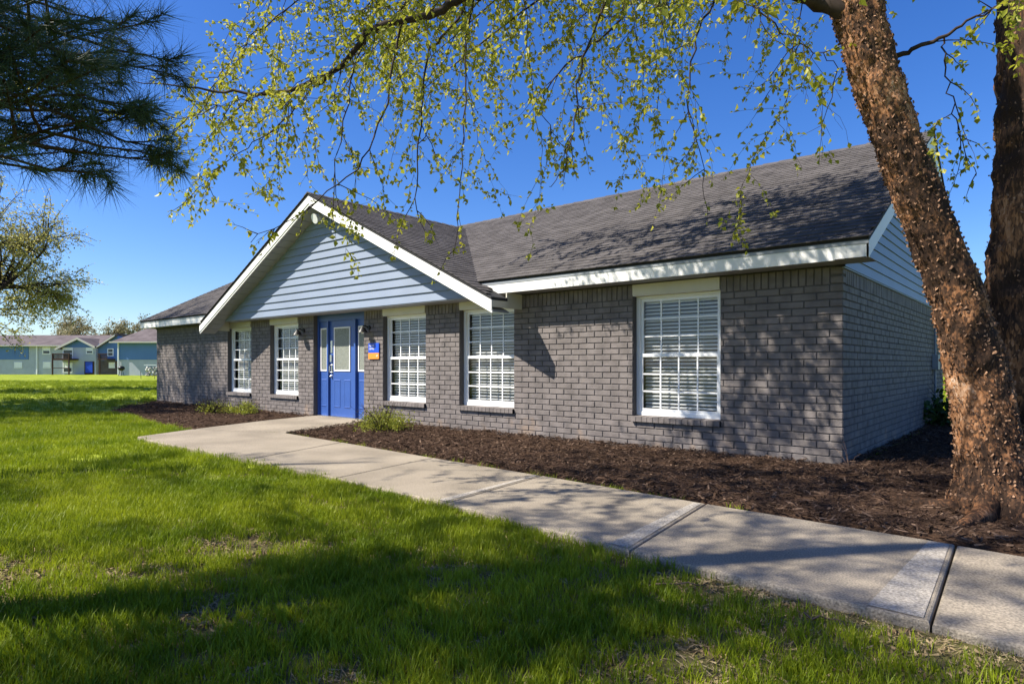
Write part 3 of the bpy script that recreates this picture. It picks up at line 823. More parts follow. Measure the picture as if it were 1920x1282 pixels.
# ------------------------------------------------------------------ lamps, sign, floodlight
def wall_lamp(x, z, label):
    t = empty('wall_lamp', (x, 0, z)); tag(t, label, 'lamp', 'wall lamps beside the door')
    b = MB(); b.tube([(0,-.0005,0),(0,-.03,0)], [.05,.045], 14); b.build('back_plate', M['black'], t)
    b = MB(); b.tube([(0,-.03,0),(0,-.09,.03),(0,-.14,.03),(0,-.16,.0)], .012, 8); b.build('arm', M['black'], t)
    b = MB(); b.tube([(0,-.16,.01),(0,-.16,-.02),(0,-.16,-.06),(0,-.16,-.10)], [.02,.045,.075,.10], 18, cap=False); b.build('lamp_shade', M['black'], t)
    b = MB(); b.tube([(0,-.16,-.05),(0,-.16,-.09),(0,-.16,-.13)], [.02,.035,.018], 12); b.build('bulb', M['vinyl'], t)
wall_lamp(-8.50, 1.84, 'black wall lamp above the blue and orange sign')
wall_lamp(-10.86, 1.86, 'black wall lamp on the brick pier between window and door')

sg = empty('wall_sign', (-8.335, -.001, 1.375)); tag(sg, 'small blue and orange wall sign with white lettering beside the door', 'sign')
b = MB(); b.box((-.165,-.022,-.035),(.165,-.002,.155)); b.build('blue_panel', M['sign_blue'], sg)
b = MB(); b.box((-.165,-.024,-.155),(.165,-.002,-.037)); b.build('orange_panel', M['sign_orange'], sg)
def text(body, size, x, z, y, parent, name='lettering', align='LEFT'):
    cu = bpy.data.curves.new(name, 'FONT'); cu.body = body; cu.size = size; cu.extrude = .0008; cu.align_x = align
    o = link(bpy.data.objects.new(name, cu), parent); o.location = (x, y, z); o.rotation_euler = (math.pi/2, 0, 0)
    cu.materials.append(M['letter'])
    me = bpy.data.meshes.new_from_object(o); me.name = name; mw = o.matrix_basis.copy(); bpy.data.objects.remove(o)
    o = link(bpy.data.objects.new(name, me), parent); o.matrix_basis = mw
    return o
text('rental', .068, -.145, .085, -.0235, sg); text('center', .068, -.145, .028, -.0235, sg)
text('47', .06, .145, -.115, -.0255, sg, align='RIGHT')

fl = empty('flood_light', (GX, -EO-.02, GR-.42)); tag(fl, 'white flood light under the gable peak', 'flood light')
b = MB(); b.box((-.05,-.03,-.05),(.05,.03,.05)); b.build('mount', M['white'], fl)
b = MB(); b.tube([(0,-.03,0),(0,-.12,-.02),(0,-.22,-.06)], [.035,.075,.10], 18); b.build('lamp_head', M['vinyl'], fl)

# ------------------------------------------------------------------ trees
def spline(pts, n):
    """smooth path through points given as tuples (any length)"""
    P = np.array(pts, float); m = len(P); out = []
    for i in range(n+1):
        t = i/n*(m-1); k = min(int(t), m-2); f = t-k
        p0, p1, p2, p3 = P[max(k-1,0)], P[k], P[k+1], P[min(k+2,m-1)]
        out.append(.5*((2*p1)+(p2-p0)*f+(2*p0-5*p1+4*p2-p3)*f*f+(3*p1-p0-3*p2+p3)*f**3))
    return np.array(out)

birch = empty('river_birch', (1.45,-1.5,0)); tag(birch, 'two-trunked river birch with peeling bark beside the office corner', 'tree')
def keep_world(o): o.matrix_parent_inverse = Matrix.Translation((-1.45, 1.5, 0)); return o
trunk_paths = []
def big_trunk(ctrl, nseg, nr, amp, bark, name='trunk'):
    """ctrl: (px, py, depth, radius m) down to up"""
    q = spline([(*at(a, b_, c), r) for a, b_, c, r in ctrl], nseg)
    V = []; nrm = []
    for i, p in enumerate(q):
        d = Vector(q[min(i+1, nseg)][:3]-q[max(i-1, 0)][:3]).normalized()
        a = d.cross(Vector((.2,1,.1))).normalized(); b_ = d.cross(a)
        for k in range(nr):
            t = 2*math.pi*k/nr; u = a*math.cos(t)+b_*math.sin(t)
            c = Vector(p[:3]); w_ = c+u*p[3]
            h = amp*(mnoise.fractal(w_*7, 1., 2., 4) + .6*mnoise.fractal(Vector((w_.x*30, w_.y*30, w_.z*16)), 1., 2., 3))
            base = max(0, 1-max(0, c.z)/.45)
            h += base*base*p[3]*(.30*max(0, math.sin(3*t+.6))+.22*max(0, math.sin(5*t+2.1)))
            V.append(w_+u*h); nrm.append(u)
    F = [(i*nr+k, i*nr+(k+1) % nr, (i+1)*nr+(k+1) % nr, (i+1)*nr+k) for i in range(nseg) for k in range(nr)]
    o = np_obj(name, [tuple(v) for v in V], F, bark, birch, True); keep_world(o)
    trunk_paths.append((q, V, nrm, nr))
    return o
tA = [(1868,1010,4.72,.300),(1864,960,4.74,.265),(1858,880,4.76,.222),(1846,780,4.78,.205),(1824,670,4.80,.192),(1794,560,4.82,.176),(1746,430,4.84,.162),(1698,310,4.86,.155),(1660,200,4.88,.160),(1628,100,4.9,.165),(1606,10,4.92,.17),(1590,-80,4.95,.15),(1570,-220,5.0,.13),(1540,-420,5.1,.10),(1500,-700,5.2,.06)]
tB = [(1925,1000,5.15,.32),(1922,940,5.15,.29),(1916,820,5.16,.26),(1912,690,5.18,.25),(1916,560,5.20,.25),(1925,430,5.22,.24),(1932,300,5.25,.235),(1934,160,5.3,.23),(1930,20,5.35,.22),(1935,-150,5.4,.2),(1960,-400,5.5,.15),(1990,-750,5.6,.07)]
big_trunk(tA, 190, 56, .020, M['bark']); big_trunk(tB, 150, 56, .030, M['bark2'])
# surface roots
b = MB()
for pts, r in (([(1815,905,4.75),(1770,897,4.8),(1720,893,4.95),(1670,893,5.1)], .075), ([(1850,985,4.6),(1830,1000,4.4),(1800,1012,4.25)], .09), ([(1900,985,4.55),(1930,1005,4.35)], .10)):
    q = spline([tuple(at(*p)) for p in pts], 14)
    for p in q: p[2] = max(-.02, .035-.0*p[2])
    q[0][2] = .10; q[1][2] = .08
    b.tube([tuple(p) for p in q], [r*(1-.75*i/14) for i in range(15)], 12)
keep_world(b.build('surface_root', M['bark'], birch, True))
# peeling flakes
FV_, FF_ = [], []
r = random.Random(31)
for (q, V, nrm, nr), cnt in zip(trunk_paths, (8500, 2600)):
    for k in range(cnt):
        i = r.randrange(len(V)); p = V[i]; u = nrm[i]
        if p.z > 4.6: continue
        up = Vector((r.uniform(-.6,.6), r.uniform(-.6,.6), r.uniform(.2,1))).normalized(); a = u.cross(up).normalized(); c = a.cross(u)
        wv = r.uniform(.002,.008); h = r.uniform(.004,.017)*r.choice((.5,1,1)); lift = r.uniform(.003,.014)
        s = r.choice((-1,1)); n = len(FV_); p = p+u*.002
        FV_ += [p-c*h, p+c*h, p+c*h*.9+a*s*wv+u*lift*.5, p-c*h*.8+a*s*wv+u*lift*.6, p+c*h*.6+a*s*wv*1.5+u*lift, p-c*h*.5+a*s*wv*1.5+u*lift*1.1]
        FF_ += [(n,n+1,n+2,n+3),(n+3,n+2,n+4,n+5)]
o = np_obj('bark_flakes', [tuple(v) for v in FV_], FF_, M['flake'], birch); tag(o, kind='stuff'); keep_world(o)

# boughs, twigs and leaves -------------------------------------------------
limb_mb = MB(); leafV = []; leafF = []
_ax = [Vector(a[:3]) for a in trunk_paths[0][0] if -.1 < a[2] < 1.7][::6]; _lr = random.Random(5); _sd = SUN
def shades_trunk(p):
    """crown thinned on purpose: most leaves that would shade the trunk foot are dropped"""
    for a in _ax:
        v = a-p; t = v.dot(_sd)
        if t > 0 and (v-_sd*t).length_squared < .12: return _lr.random() < .88
    return False
def add_leaf(p, d, nrm, L_, wdt, full=True):
    if shades_trunk(p): return
    d = d.normalized(); s = d.cross(nrm)
    if s.length < 1e-4: return
    s.normalize(); n_ = s.cross(d)
    k = len(leafV); f = n_*(wdt*.28)
    leafV.extend([p, p+d*(L_*.45)+s*(wdt*.5)+f, p+d*L_-n_*(L_*.08), p+d*(L_*.45)-s*(wdt*.5)+f])
    leafF.extend([(k,k+1,k+2),(k,k+2,k+3)])
def rv(r, s=1.): return Vector((r.gauss(0,s), r.gauss(0,s), r.gauss(0,s)))
def leaves_along(pts, r, dens=1., size=.050, start=.1):
    n = len(pts)
    for i in range(1, n):
        if i/n < start: continue
        seg = pts[i]-pts[i-1]; ln = seg.length; c = ln/.044*dens
        c = int(c)+(r.random() < c-int(c))
        for k in range(c):
            p = pts[i-1]+seg*r.random()
            for q in range(r.choice((1,1,2,2))):
                d = seg.normalized()*.5+rv(r,.6)+Vector((0,0,-.45)); L_ = size*r.uniform(.5,1.2)
                pt = p+d.normalized()*.008
                add_leaf(pt, d, rv(r,1)+Vector((0,0,.9)), L_, L_*r.uniform(.55,.8))
def strand(p, d0, length, r, rad=.005, dens=1., depth=0, size=.050):
    """drooping twig with side twiglets"""
    n = max(4, int(length/.09)); step = length/n; pts = [p.copy()]; d = d0.normalized()
    for i in range(n):
        d = (d + rv(r,.17) + Vector((0,0,-.075))).normalized(); pts.append(pts[-1]+d*step)
    limb_mb.tube(pts, [max(.0011, rad*(1-.85*i/n)) for i in range(n+1)], 5 if depth == 0 else 4, cap=False)
    leaves_along(pts, r, dens, size, .12 if depth == 0 else .0)
    if depth < 2:
        for i in range(2, n):
            if r.random() < (.50 if depth == 0 else .28):
                dd = (pts[i]-pts[i-1]).normalized()*.7+rv(r,.6)
                strand(pts[i], dd, length*r.uniform(.14,.38)*(1-.4*i/n), r, rad*.5, dens*1.1, depth+1, size)
boughs = []
def bough(ctrl, r0, r1, n=26):
    q = [Vector(v) for v in spline([tuple(at(*c)) for c in ctrl], n)]
    rr = random.Random(len(boughs)); 
    for i in range(1, len(q)-1): q[i] = q[i]+rv(rr, .012)
    rad = [r0+(r1-r0)*(i/n)**.8 for i in range(n+1)]
    limb_mb.tube(q, rad, 9, cap=False); boughs.append((q, rad)); return q
# limbs above the picture, then the branches that come down into it
L1 = bough([(1608,40,4.92),(1560,8,4.9),(1500,-12,4.95),(1380,-70,5.1),(1220,-90,5.2),(1060,-60,5.3),(940,-25,5.4),(860,2,5.45),(800,28,5.5),(700,52,5.55),(655,108,5.6),(600,150,5.7),(520,174,5.8),(420,172,5.9),(330,160,6.0),(250,153,6.05)], .075, .004, 60)
L2 = bough([(1575,-200,5.0),(1480,-260,5.6),(1350,-250,6.2),(1200,-170,6.6),(1050,-110,6.8),(900,-80,6.9),(760,-70,6.9),(620,-60,6.9),(520,-40,6.9)], .07, .006, 50)
L3 = bough([(1590,-100,4.95),(1500,-230,4.6),(1380,-260,4.3),(1230,-230,4.15),(1100,-200,4.1),(950,-190,4.1),(800,-160,4.2)], .06, .006, 40)
L4 = bough([(1930,-100,5.4),(1850,-240,6.0),(1750,-260,6.8),(1600,-200,7.4),(1450,-150,7.8),(1300,-130,8.0)], .06, .006, 36)
subs = [
 ([(870,15,5.45),(840,60,5.4),(803,95,5.35),(795,180,5.3),(786,290,5.25),(778,380,5.2),(800,440,5.2)], .014),
 ([(760,40,5.5),(738,110,5.4),(722,200,5.3),(690,280,5.2),(640,340,5.2),(560,400,5.2),(470,455,5.2)], .012),
 ([(690,62,5.55),(664,130,5.5),(645,230,5.4),(628,330,5.4),(622,420,5.4)], .009),
 ([(900,-75,6.9),(880,40,6.6),(872,160,6.4),(868,290,6.3),(860,400,6.2),(850,480,6.2)], .012),
 ([(1200,-170,6.6),(1180,0,6.3),(1118,80,6.1),(1062,125,6.0),(1020,175,5.9),(1020,215,5.9),(1042,255,5.9)], .015),
 ([(1150,-80,5.25),(1130,20,5.2),(1090,130,5.1),(1075,230,5.0),(1060,310,5.0),(1030,350,5.0)], .011),
 ([(1350,-250,6.2),(1345,-20,5.9),(1318,42,5.8),(1297,104,5.8),(1290,167,5.7),(1293,217,5.7),(1312,283,5.7),(1320,370,5.7)], .014),
 ([(1380,-70,5.1),(1405,0,5.0),(1467,58,4.9),(1533,100,4.8),(1583,137,4.8)], .009),
 ([(1680,105,4.9),(1730,85,4.8),(1790,55,4.7),(1850,20,4.6),(1900,-10,4.5)], .022),
 ([(1770,70,4.75),(1778,160,4.8),(1800,260,4.9),(1830,330,5.0)], .007),
 ([(600,150,5.7),(560,200,5.7),(500,250,5.7),(430,300,5.7),(350,375,5.7)], .007),
 ([(520,174,5.8),(450,190,5.7),(370,215,5.7),(290,225,5.7)], .006),
 ([(620,-60,6.9),(540,20,6.6),(470,70,6.4),(420,130,6.3),(400,170,6.3)], .008),
]
sub_paths = [bough(c, r_, .0025, 22) for c, r_ in subs]
r = random.Random(77)
def bottom(px):
    return np.interp(px, [240,300,340,420,470,540,600,680,760,850,885,940,965,1010,1050,1110,1160,1210,1260,1330,1390,1500,1610,1690,1760,1840], [190,220,390,400,440,360,440,500,450,560,480,430,300,345,360,300,390,440,380,410,340,330,330,430,400,330])
def to_px(v):
    d = np.array([v.x, v.y])-CAM[:2]; t = d @ FV; return 960+FPX*(d @ RV)/t, HY-(v.z-CAM[2])*FPX/t, t
def strands_from(q, cnt, lmin, lmax, dens=1., f0=.1, f1=1., size=.050):
    for k in range(cnt):
        i = int(len(q)*(f0+(f1-f0)*r.random())); i = min(max(i, 1), len(q)-1)
        p = q[i]; x, y, t = to_px(p)
        ln = r.uniform(lmin, lmax); room = (bottom(x)-y)*t/FPX
        if room < .12: ln = min(ln, .25)
        else: ln = min(ln*1.25, room*r.uniform(.9,1.45))
        dd = (q[i]-q[i-1]).normalized()*.6+rv(r,.6)+Vector((0,0,-.2))
        strand(p, dd, ln, r, .0045, dens, 0 if ln > .3 else 1, size)
strands_from(L1, 40, .5, 2.0, .85, .12); strands_from(L2, 36, .9, 3.0, .85, .15); strands_from(L3, 20, .7, 2.4, .75, .25); strands_from(L4, 18, .6, 2.2, .8, .3)
for q in sub_paths: strands_from(q, 9, .25, .75, .95, .15)
# the crown above the picture that dapples roof, wall and walk
SD = Vector((.58,.72,-.97))
for k in range(54):
    a = trunk_paths[k % 2][0]; i = int(len(a)*r.uniform(.80,.99)); p0 = Vector(a[i][:3])
    if k < 26: hit = Vector((-5*r.random()**1.4, r.uniform(-.4,2.4), 0)); hit.z = zmain(hit.y); kk = r.uniform(2.4,4.6)
    elif k < 44: hit = Vector((r.uniform(-2.6,.3), 0, r.uniform(.2,2.3))); kk = r.uniform(3.6,6.0)
    else: hit = Vector((r.uniform(-3.4,.6), r.uniform(-4.2,-1), 0)); kk = r.uniform(5.5,7.5)
    tgt = hit-SD*kk
    if tgt.z < 4.7: tgt = hit-SD*((4.7-hit.z)/.97)
    mid = (p0+tgt)/2+Vector((0,0,r.uniform(.3,1.0))); q = [Vector(v) for v in spline([tuple(p0), tuple(mid), tuple(tgt)], 14)]
    limb_mb.tube(q, [.03*(1-i_/15)+.004 for i_ in range(15)], 6, cap=False)
    for j in range(18 if k < 26 else 12):
        i = r.randrange(8, 15); strand(q[i], rv(r,.8)+Vector((0,0,-.05)), r.uniform(.4,1.0), r, .005, 1.1, 1, .070)
keep_world(limb_mb.build('limbs', M['twig'], birch, True))
o = np_obj('crown', [tuple(v) for v in leafV], leafF, M['leaf'], birch); tag(o, kind='stuff'); keep_world(o)
print('birch leaves', len(leafF)//2)

# pine -------------------------------------------------------------------
def pine_bough(seed, length, nn=18, nl=.135):
    r = random.Random(seed); st = MB(); V = []; F = []
    def tuft(p, d, n, L_):
        d = d.normalized()
        for k in range(n):
            dd = (d*r.uniform(.25,1.1)+rv(r,.62)).normalized(); s = dd.cross(rv(r,1)).normalized()*.0021
            b_ = p-d*r.uniform(0,.10); e = b_+dd*L_*r.uniform(.7,1.1)+Vector((0,0,-.012))
            m = len(V); V.extend([b_-s, b_+s, e]); F.append((m, m+1, m+2))
    def twig(p, d, ln, rad, lev):
        n = max(3, int(ln/.12)); pts = [p]; d0 = d.normalized()
        for i in range(n):
            d = (d*.8+d0*.2+rv(r,.09)+Vector((0,0,.015))).normalized(); pts.append(pts[-1]+d*(ln/n))
        st.tube(pts, [rad*(1-.7*i/n) for i in range(n+1)], 6, cap=False)
        for i in range(1, n+1):
            f = i/n
            if (f > .45 if lev else f > .6): tuft(pts[i], pts[i]-pts[i-1], nn if f < 1 else nn*3, nl)
            if lev < 2 and f > .25 and r.random() < (.62 if lev == 0 else .5):
                for s in ((-1, 1) if lev == 0 else (r.choice((-1,1)),)):
                    side = Vector((-d.y*s, d.x*s, r.uniform(-.15,.25)))
                    twig(pts[i], d*.75+side*r.uniform(.6,1.0), ln*r.uniform(.22,.40)*(1.15-.6*f), rad*.5, lev+1)
    twig(Vector((0,0,0)), Vector((1,0,0)), length, .018, 0)
    me1 = st.mesh('bough_wood'); me1.materials.append(M['pinebark'])
    me2 = bpy.data.meshes.new('needles'); me2.from_pydata([tuple(v) for v in V], [], F); me2.materials.append(M['needle'])
    return me1, me2
PB = [pine_bough(s, 3.2) for s in (1,2,3)] + [pine_bough(s, 3.2, 18, .18) for s in (4,5)]
def pine(base, H_, label, aimed=(), n=40, zlo=2.8, reach=1., clear=None, lean=0.):
    t = empty('pine_tree', base); tag(t, label, 'tree')
    b = MB(); b.tube([(0,0,-.1),(0,0,.3),(.05,0,H_*.4),(0,.05,H_*.75),(0,0,H_)], [.26,.21,.16,.10,.02], 16); b.build('trunk', M['pinebark'], t, True)
    def put(p, d, L_, k):
        w_, nd = PB[k]; x = d.normalized(); y = Vector((0,0,1)).cross(x).normalized(); z = x.cross(y)
        m = Matrix((x, y, z)).transposed().to_4x4(); s = L_/3.2
        o = link(bpy.data.objects.new('bough', w_), t); o.matrix_local = Matrix.Translation(p) @ m @ Matrix.Scale(s, 4)
        link(bpy.data.objects.new('needles', nd), o)
    B = Vector(base)
    for tip, k in aimed:
        tp = tip-B; d = Vector((tp.x, tp.y, 0)); h = tp.z-.10*d.length+rnd.uniform(-.3,.3)
        p = Vector((0,0,h)); put(p, tp-p, (tp-p).length, 3+k % 2)
    r = random.Random(int(H_*10))
    for i in range(n):
        f = (i+.5)/n; z = zlo+(H_-zlo-.2)*f; a = i*2.39996+r.uniform(-.3,.3)
        L_ = reach*3.2*(1-.75*f)*r.uniform(.75,1.1)
        d = Vector((math.cos(a), math.sin(a), r.uniform(-.05,.25)))
        if clear and clear(B+Vector((0,0,z))+d*L_): continue
        put(Vector((0,0,z)), d, L_, i % 3)
    return t
def in_view(v):
    x, y, t = to_px(v); return t > .5 and x > -60 and y < 1300
tips = [((215,225,2.8),0),((185,70,2.7),1),((175,150,2.9),0),((150,275,2.6),1),((40,275,2.45),0),((90,170,2.5),1),((70,40,2.5),0),((110,0,2.9),1)]
pine(tuple(cw(-4.7, 2.5, LZ)), 9.5, 'pine whose long-needled boughs reach in close over the lawn', [(at(*a), k) for a, k in tips], 40, 3.9, .8, in_view)
pine(tuple(cw(-11.3, 5.4, LZ)), 10.5, 'pine standing alone on the open lawn with a bare lower stem', (), 26, 2.6, .85, in_view)

# budding deciduous trees -------------------------------------------------
def deciduous(name, base, H_, spread, seed, leafm, label, nleaf=1., lsize=.09, levels=5, trunk_r=.28, group=None, lean=(0,0), first=.28):
    r = random.Random(seed); W = MB(); V = []; F = []
    def leaf(p):
        for k in range(r.choice((1,2,3))):
            d = rv(r,1).normalized(); s = d.cross(rv(r,1)).normalized(); L_ = lsize*r.uniform(.5,1.2); m = len(V)
            q = p+rv(r, lsize*.7)
            V.extend([q, q+d*L_*.5+s*L_*.34, q+d*L_, q+d*L_*.5-s*L_*.34]); F.append((m,m+1,m+2,m+3))
    def grow(p, d, ln, rad, lev):
        n = 5; pts = [p]; dd = d
        for i in range(n):
            dd = (dd+rv(r,.13 if lev else .05)+Vector((0,0,.05 if lev < 3 else -.03))).normalized(); pts.append(pts[-1]+dd*(ln/n))
        W.tube(pts, [rad*(1-.42*i/n) for i in range(n+1)], 10 if lev == 0 else (6 if lev < 3 else 3), cap=False)
        if lev >= levels-2:
            for i in range(1, n+1):
                if r.random() < .9*nleaf: leaf(pts[i])
                if nleaf > 1 and r.random() < nleaf-1: leaf(pts[i])
        if lev >= levels: return
        nb = 3 if lev else 5
        for k in range(nb+(r.random() < .5)):
            f = r.uniform(.45,1) if lev else r.uniform(first,1); i = max(1, min(n, int(round(f*n)))); 
            side = rv(r,1); side.z *= .5; side = (side-dd*side.dot(dd)).normalized()
            nd = (dd*r.uniform(.35,.8)+side*r.uniform(.6,1.0)*spread).normalized()
            grow(pts[i], nd, ln*r.uniform(.55,.78), rad*(.44 if k else .52), lev+1)
        grow(pts[n], dd, ln*.7, rad*.55, lev+1)
    t = empty(name, base); tag(t, label, 'tree', group)
    grow(Vector((0,0,-.1)), Vector((lean[0],lean[1],1)).normalized(), H_*.36, trunk_r, 0)
    W.build('trunk', M['twig'], t, True)
    o = np_obj('crown', [tuple(v) for v in V], F, leafm, t); tag(o, kind='stuff')
    return t
lt = deciduous('budding_tree', tuple(cw(-23.6, 28., LZ)), 10.6, 1.0, 5, M['bud'], 'broad tree with small spring leaves on the lawn left of the office', 1.0, .11, 5, .30, lean=(.05,.02), first=.15)
c2 = copy_tree(lt); c2.location = (-24.5,-9,LZ); c2.rotation_euler.z = 2.1; c2.scale = (1.35,1.35,1.6); c2['label'] = 'tall spring tree on the lawn before the blank end of the office front'
# bare-branched trees behind the apartments
specs = [(146,1.9,12.0,118,3),(130,2.4,10.5,112,9),(206,.9,10.5,112,21),(236,1.4,11.5,120,4)]
protos = [deciduous('bare_tree', (0,0,0), 10, 1.0, 40+i, M['fartree'], 'x', 1.3, .28, 4, .25) for i in range(2)]
wh = ['tall pale spring tree rising behind the gabled apartment roof', 'lower olive spring tree behind the apartment roof beside the tall pale one', 'rounded brownish spring tree above the long apartment roof ridge', 'spring tree showing over the slope of the nearer apartment roof', 'spring tree behind the long apartment roof, screened by the budding tree', 'spring tree at the far end behind the long apartment roof']
for i, (px, rz, h, d_, sd) in enumerate(specs):
    o = protos[i] if i < 2 else copy_tree(protos[i % 2])
    g = at(px, 690, d_); o.location = (g.x, g.y, LZ); s = (h/10*1.05); o.scale = (s*1.1, s*1.1, s); o.rotation_euler.z = rz
    o['label'] = wh[i]; o['group'] = 'spring trees behind the apartments'

# ------------------------------------------------------------------ shrubs
def shrub(name, x, y, rad, h, label, nleaf, leafm, nstick, ls=.02, group=None, seed=0, flat=.75):
    r = random.Random(seed); t = empty(name, (x, y, -.01)); tag(t, label, 'shrub', group)
    W = MB(); V = []; F = []
    def leaf(p, L_):
        d = (rv(r,1)+Vector((0,0,.5))).normalized(); s = d.cross(rv(r,1)).normalized(); m = len(V)
        V.extend([p, p+d*L_*.5+s*L_*.36, p+d*L_, p+d*L_*.5-s*L_*.36]); F.append((m,m+1,m+2,m+3))
    for k in range(nstick):
        a = r.uniform(0,6.28); q = rad*r.uniform(.2,1.15); e = Vector((q*math.cos(a), q*math.sin(a)*flat, h*r.uniform(.55,1.35)))
        pts = [Vector((e.x*.1, e.y*.1, 0)), e*.5+rv(r,.03), e]
        W.tube(pts, [.005,.0035,.0015], 4, cap=False)
        for j in range(3):
            f = r.uniform(.4,.95); p = pts[1]+(e-pts[1])*max(0, f*2-1); W.tube([p, p+rv(r,.07)+Vector((0,0,.06))], [.002,.001], 3, cap=False)
    # leaf clumps
    cl = [(r.uniform(0,6.28), r.uniform(.1,1), r.uniform(.15,.8)) for _ in range(26)]
    for k in range(nleaf):
        a, q, z = r.choice(cl); p = Vector((rad*q*math.cos(a), rad*q*math.sin(a)*flat, h*z*(1.05-.5*q)))+rv(r, rad*.13)
        if p.z < 0: p.z = -p.z*.3
        leaf(p, ls*r.uniform(.6,1.3))
    W.build('stems', M['twig'], t); o = np_obj('foliage', [tuple(v) for v in V], F, leafm, t); tag(o, kind='stuff')
    return t
shrub('low_shrub', -6.75, -1.05, .55, .40, 'yellow-green leafy shrub with bare twigs in the mulch right of the door', 3400, M['shrub'], 70, .028, seed=3)
shrub('low_shrub', -12.9, -1.1, .55, .30, 'sparse twiggy shrub in the mulch under the window', 900, M['shrub'], 90, .03, seed=4)
shrub('low_shrub', -12.0, -.75, .45, .28, 'small bright green shrub in the mulch beside the sparse twiggy one', 1500, M['shrub'], 36, .035, seed=5)
shrub('leafy_shrub', .62, 6.0, .75, .85, 'dark leafy shrub growing against the side wall', 1500, M['darkleaf'], 40, .10, seed=6)
def weed(x, y, label, seed):
    r = random.Random(seed); t = MB()
    for k in range(4):
        e = Vector((r.uniform(-.2,.3), r.uniform(-.1,.1), r.uniform(.15,.45))); t.tube([(0,0,0), tuple(e*.5+Vector((0,0,.05))), tuple(e)], [.003,.002,.001], 4)
    o = t.build('dry_stem', M['chip2']); o.location = (x, y, 0); tag(o, label, 'stem')
weed(.12, -.25, 'thin dry stem sticking up by the wall corner', 3)
def stick(px, py, ln, ang, label, seed):
    g = at(px, py, (CAM[2]-LZ)*FPX/(py-HY)); r = random.Random(seed); b = MB()
    pts = [Vector((ln*(i/5-.5), r.uniform(-.02,.02), .012+r.uniform(0,.015))) for i in range(6)]
    b.tube(pts, [.006,.006,.005,.004,.003,.002], 6); o = b.build('fallen_twig', M['chip2'], None, True); o.location = (g.x, g.y, LZ+.02); o.rotation_euler.z = ang
    tag(o, label, 'twig')
stick(1280,1108,.28,.75,'dry twig lying in the grass by the walk edge',1); stick(1545,1175,.16,.3,'short pale twig on bare soil below the walk',2)

# ------------------------------------------------------------------ far apartments
M['fblue'] = mat('far_blue_siding', (.10,.20,.42), .6, .3, vary=.05, vscale=.6); M['fgrey'] = mat('far_pale_brick', (.44,.47,.51), .8, .2, vary=.06, vscale=1.5)
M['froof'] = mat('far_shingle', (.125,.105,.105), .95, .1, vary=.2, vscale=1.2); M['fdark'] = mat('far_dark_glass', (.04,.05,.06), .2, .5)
M['fwood'] = mat('dark_balcony_wood', (.07,.04,.03), .8, .2); M['ftan'] = mat('far_pale_trim', (.55,.52,.45), .6, .3)
class Far:
    """a building laid out in its own frame: x to the right, y away, z up"""
    def __init__(s, name, d, label):
        s.d = d; s.k = d/FPX; s.o = empty(name, tuple(cw(0, d, LZ))); s.o.rotation_euler.z = YAW; tag(s.o, label, 'building')
    def X(s, px): return (px-960)*s.k
    def Z(s, py): return CAM[2]-(py-HY)*s.k-LZ
    def box(s, name, px0, px1, py0, py1, y0, y1, m, parent=None):
        b = MB(); b.box((s.X(px0), y0, max(-.2, s.Z(py1))), (s.X(px1), y1, s.Z(py0))); return b.build(name, M[m], parent or s.o)
    def win(s, px0, px1, py0, py1, y=0., blind=.5):
        f = MB(); x0, x1, z0, z1 = s.X(px0), s.X(px1), s.Z(py1), s.Z(py0); t = .10
        f.box((x0,y-.06,z0),(x0+t,y+.02,z1)); f.box((x1-t,y-.06,z0),(x1,y+.02,z1)); f.box((x0+t,y-.059,z0),(x1-t,y+.02,z0+t)); f.box((x0+t,y-.059,z1-t),(x1-t,y+.02,z1))
        zm = z0+(z1-z0)*.5; f.box((x0+t,y-.055,zm-.04),(x1-t,y+.02,zm+.04)); o = f.build('window', M['vinyl'], s.o)
        b = MB(); b.box((x0+t,y-.03,z0+t),(x1-t,y-.02,z1-t)); b.build('pane', M['fdark'], o)
        if blind: b = MB(); b.box((x0+t,y-.034,z1-t-(z1-z0)*blind*.8),(x1-t,y-.031,z1-t)); b.build('blind', M['slat'], o)
A = Far('apartment_building', 77., 'long two-storey blue and pale brick apartment block across the lawn with a balcony')
A.box('wall', -140, 190, 648, 704, 0, 9, 'fgrey')
A.box('siding_panel', -140, 54, 646, 674, -.06, -.005, 'fblue')
b = MB(); x0, x1 = A.X(-150), A.X(232); b.prism([(x0,-.5,A.Z(648.5)),(x0,4.5,A.Z(625)),(x0,9.5,A.Z(648.5))], (x1-x0,0,0)); b.build('roof', M['froof'], A.o)
A.box('gutter', -150, 119, 647.2, 649.2, -.62, -.5, 'ftan')
b = MB(); b.prism([(A.X(122),-1.0,A.Z(651.5)),(A.X(190),-1.0,A.Z(651.5)),(A.X(160),-1.0,A.Z(637))], (0,6.5,0)); b.build('gable', M['fblue'], A.o)
A.box('wall', 128, 190, 651.7, 704, -1.0, -.01, 'fgrey')
for s in (0, 1):
    b = MB(); e = (A.X(119), A.Z(653.5)) if s == 0 else (A.X(192.5), A.Z(650)); p = (A.X(160), A.Z(633.6))
    b.prism([(e[0],-1.5,e[1]),(p[0],-1.5,p[1]),(p[0],-1.5,p[1]-.24),(e[0],-1.5,e[1]-.24)], (0,.08,0)); b.build('rake_board', M['ftan'], A.o)
    b = MB(); b.prism([(e[0],-1.42,e[1]),(p[0],-1.42,p[1]),(p[0],-1.42,p[1]-.12),(e[0],-1.42,e[1]-.12)], (0,7,0)); b.build('roof', M['froof'], A.o)
A.win(28,44,649.5,664); A.win(27,42,678.5,690,blind=.9); A.win(80,95,650,664); A.win(81,95.5,678,690,blind=.9); A.win(172,185.5,652,663.5,-1.0)
A.box('downspout', 69, 71.2, 649, 703, -.14, -.02, 'vinyl')
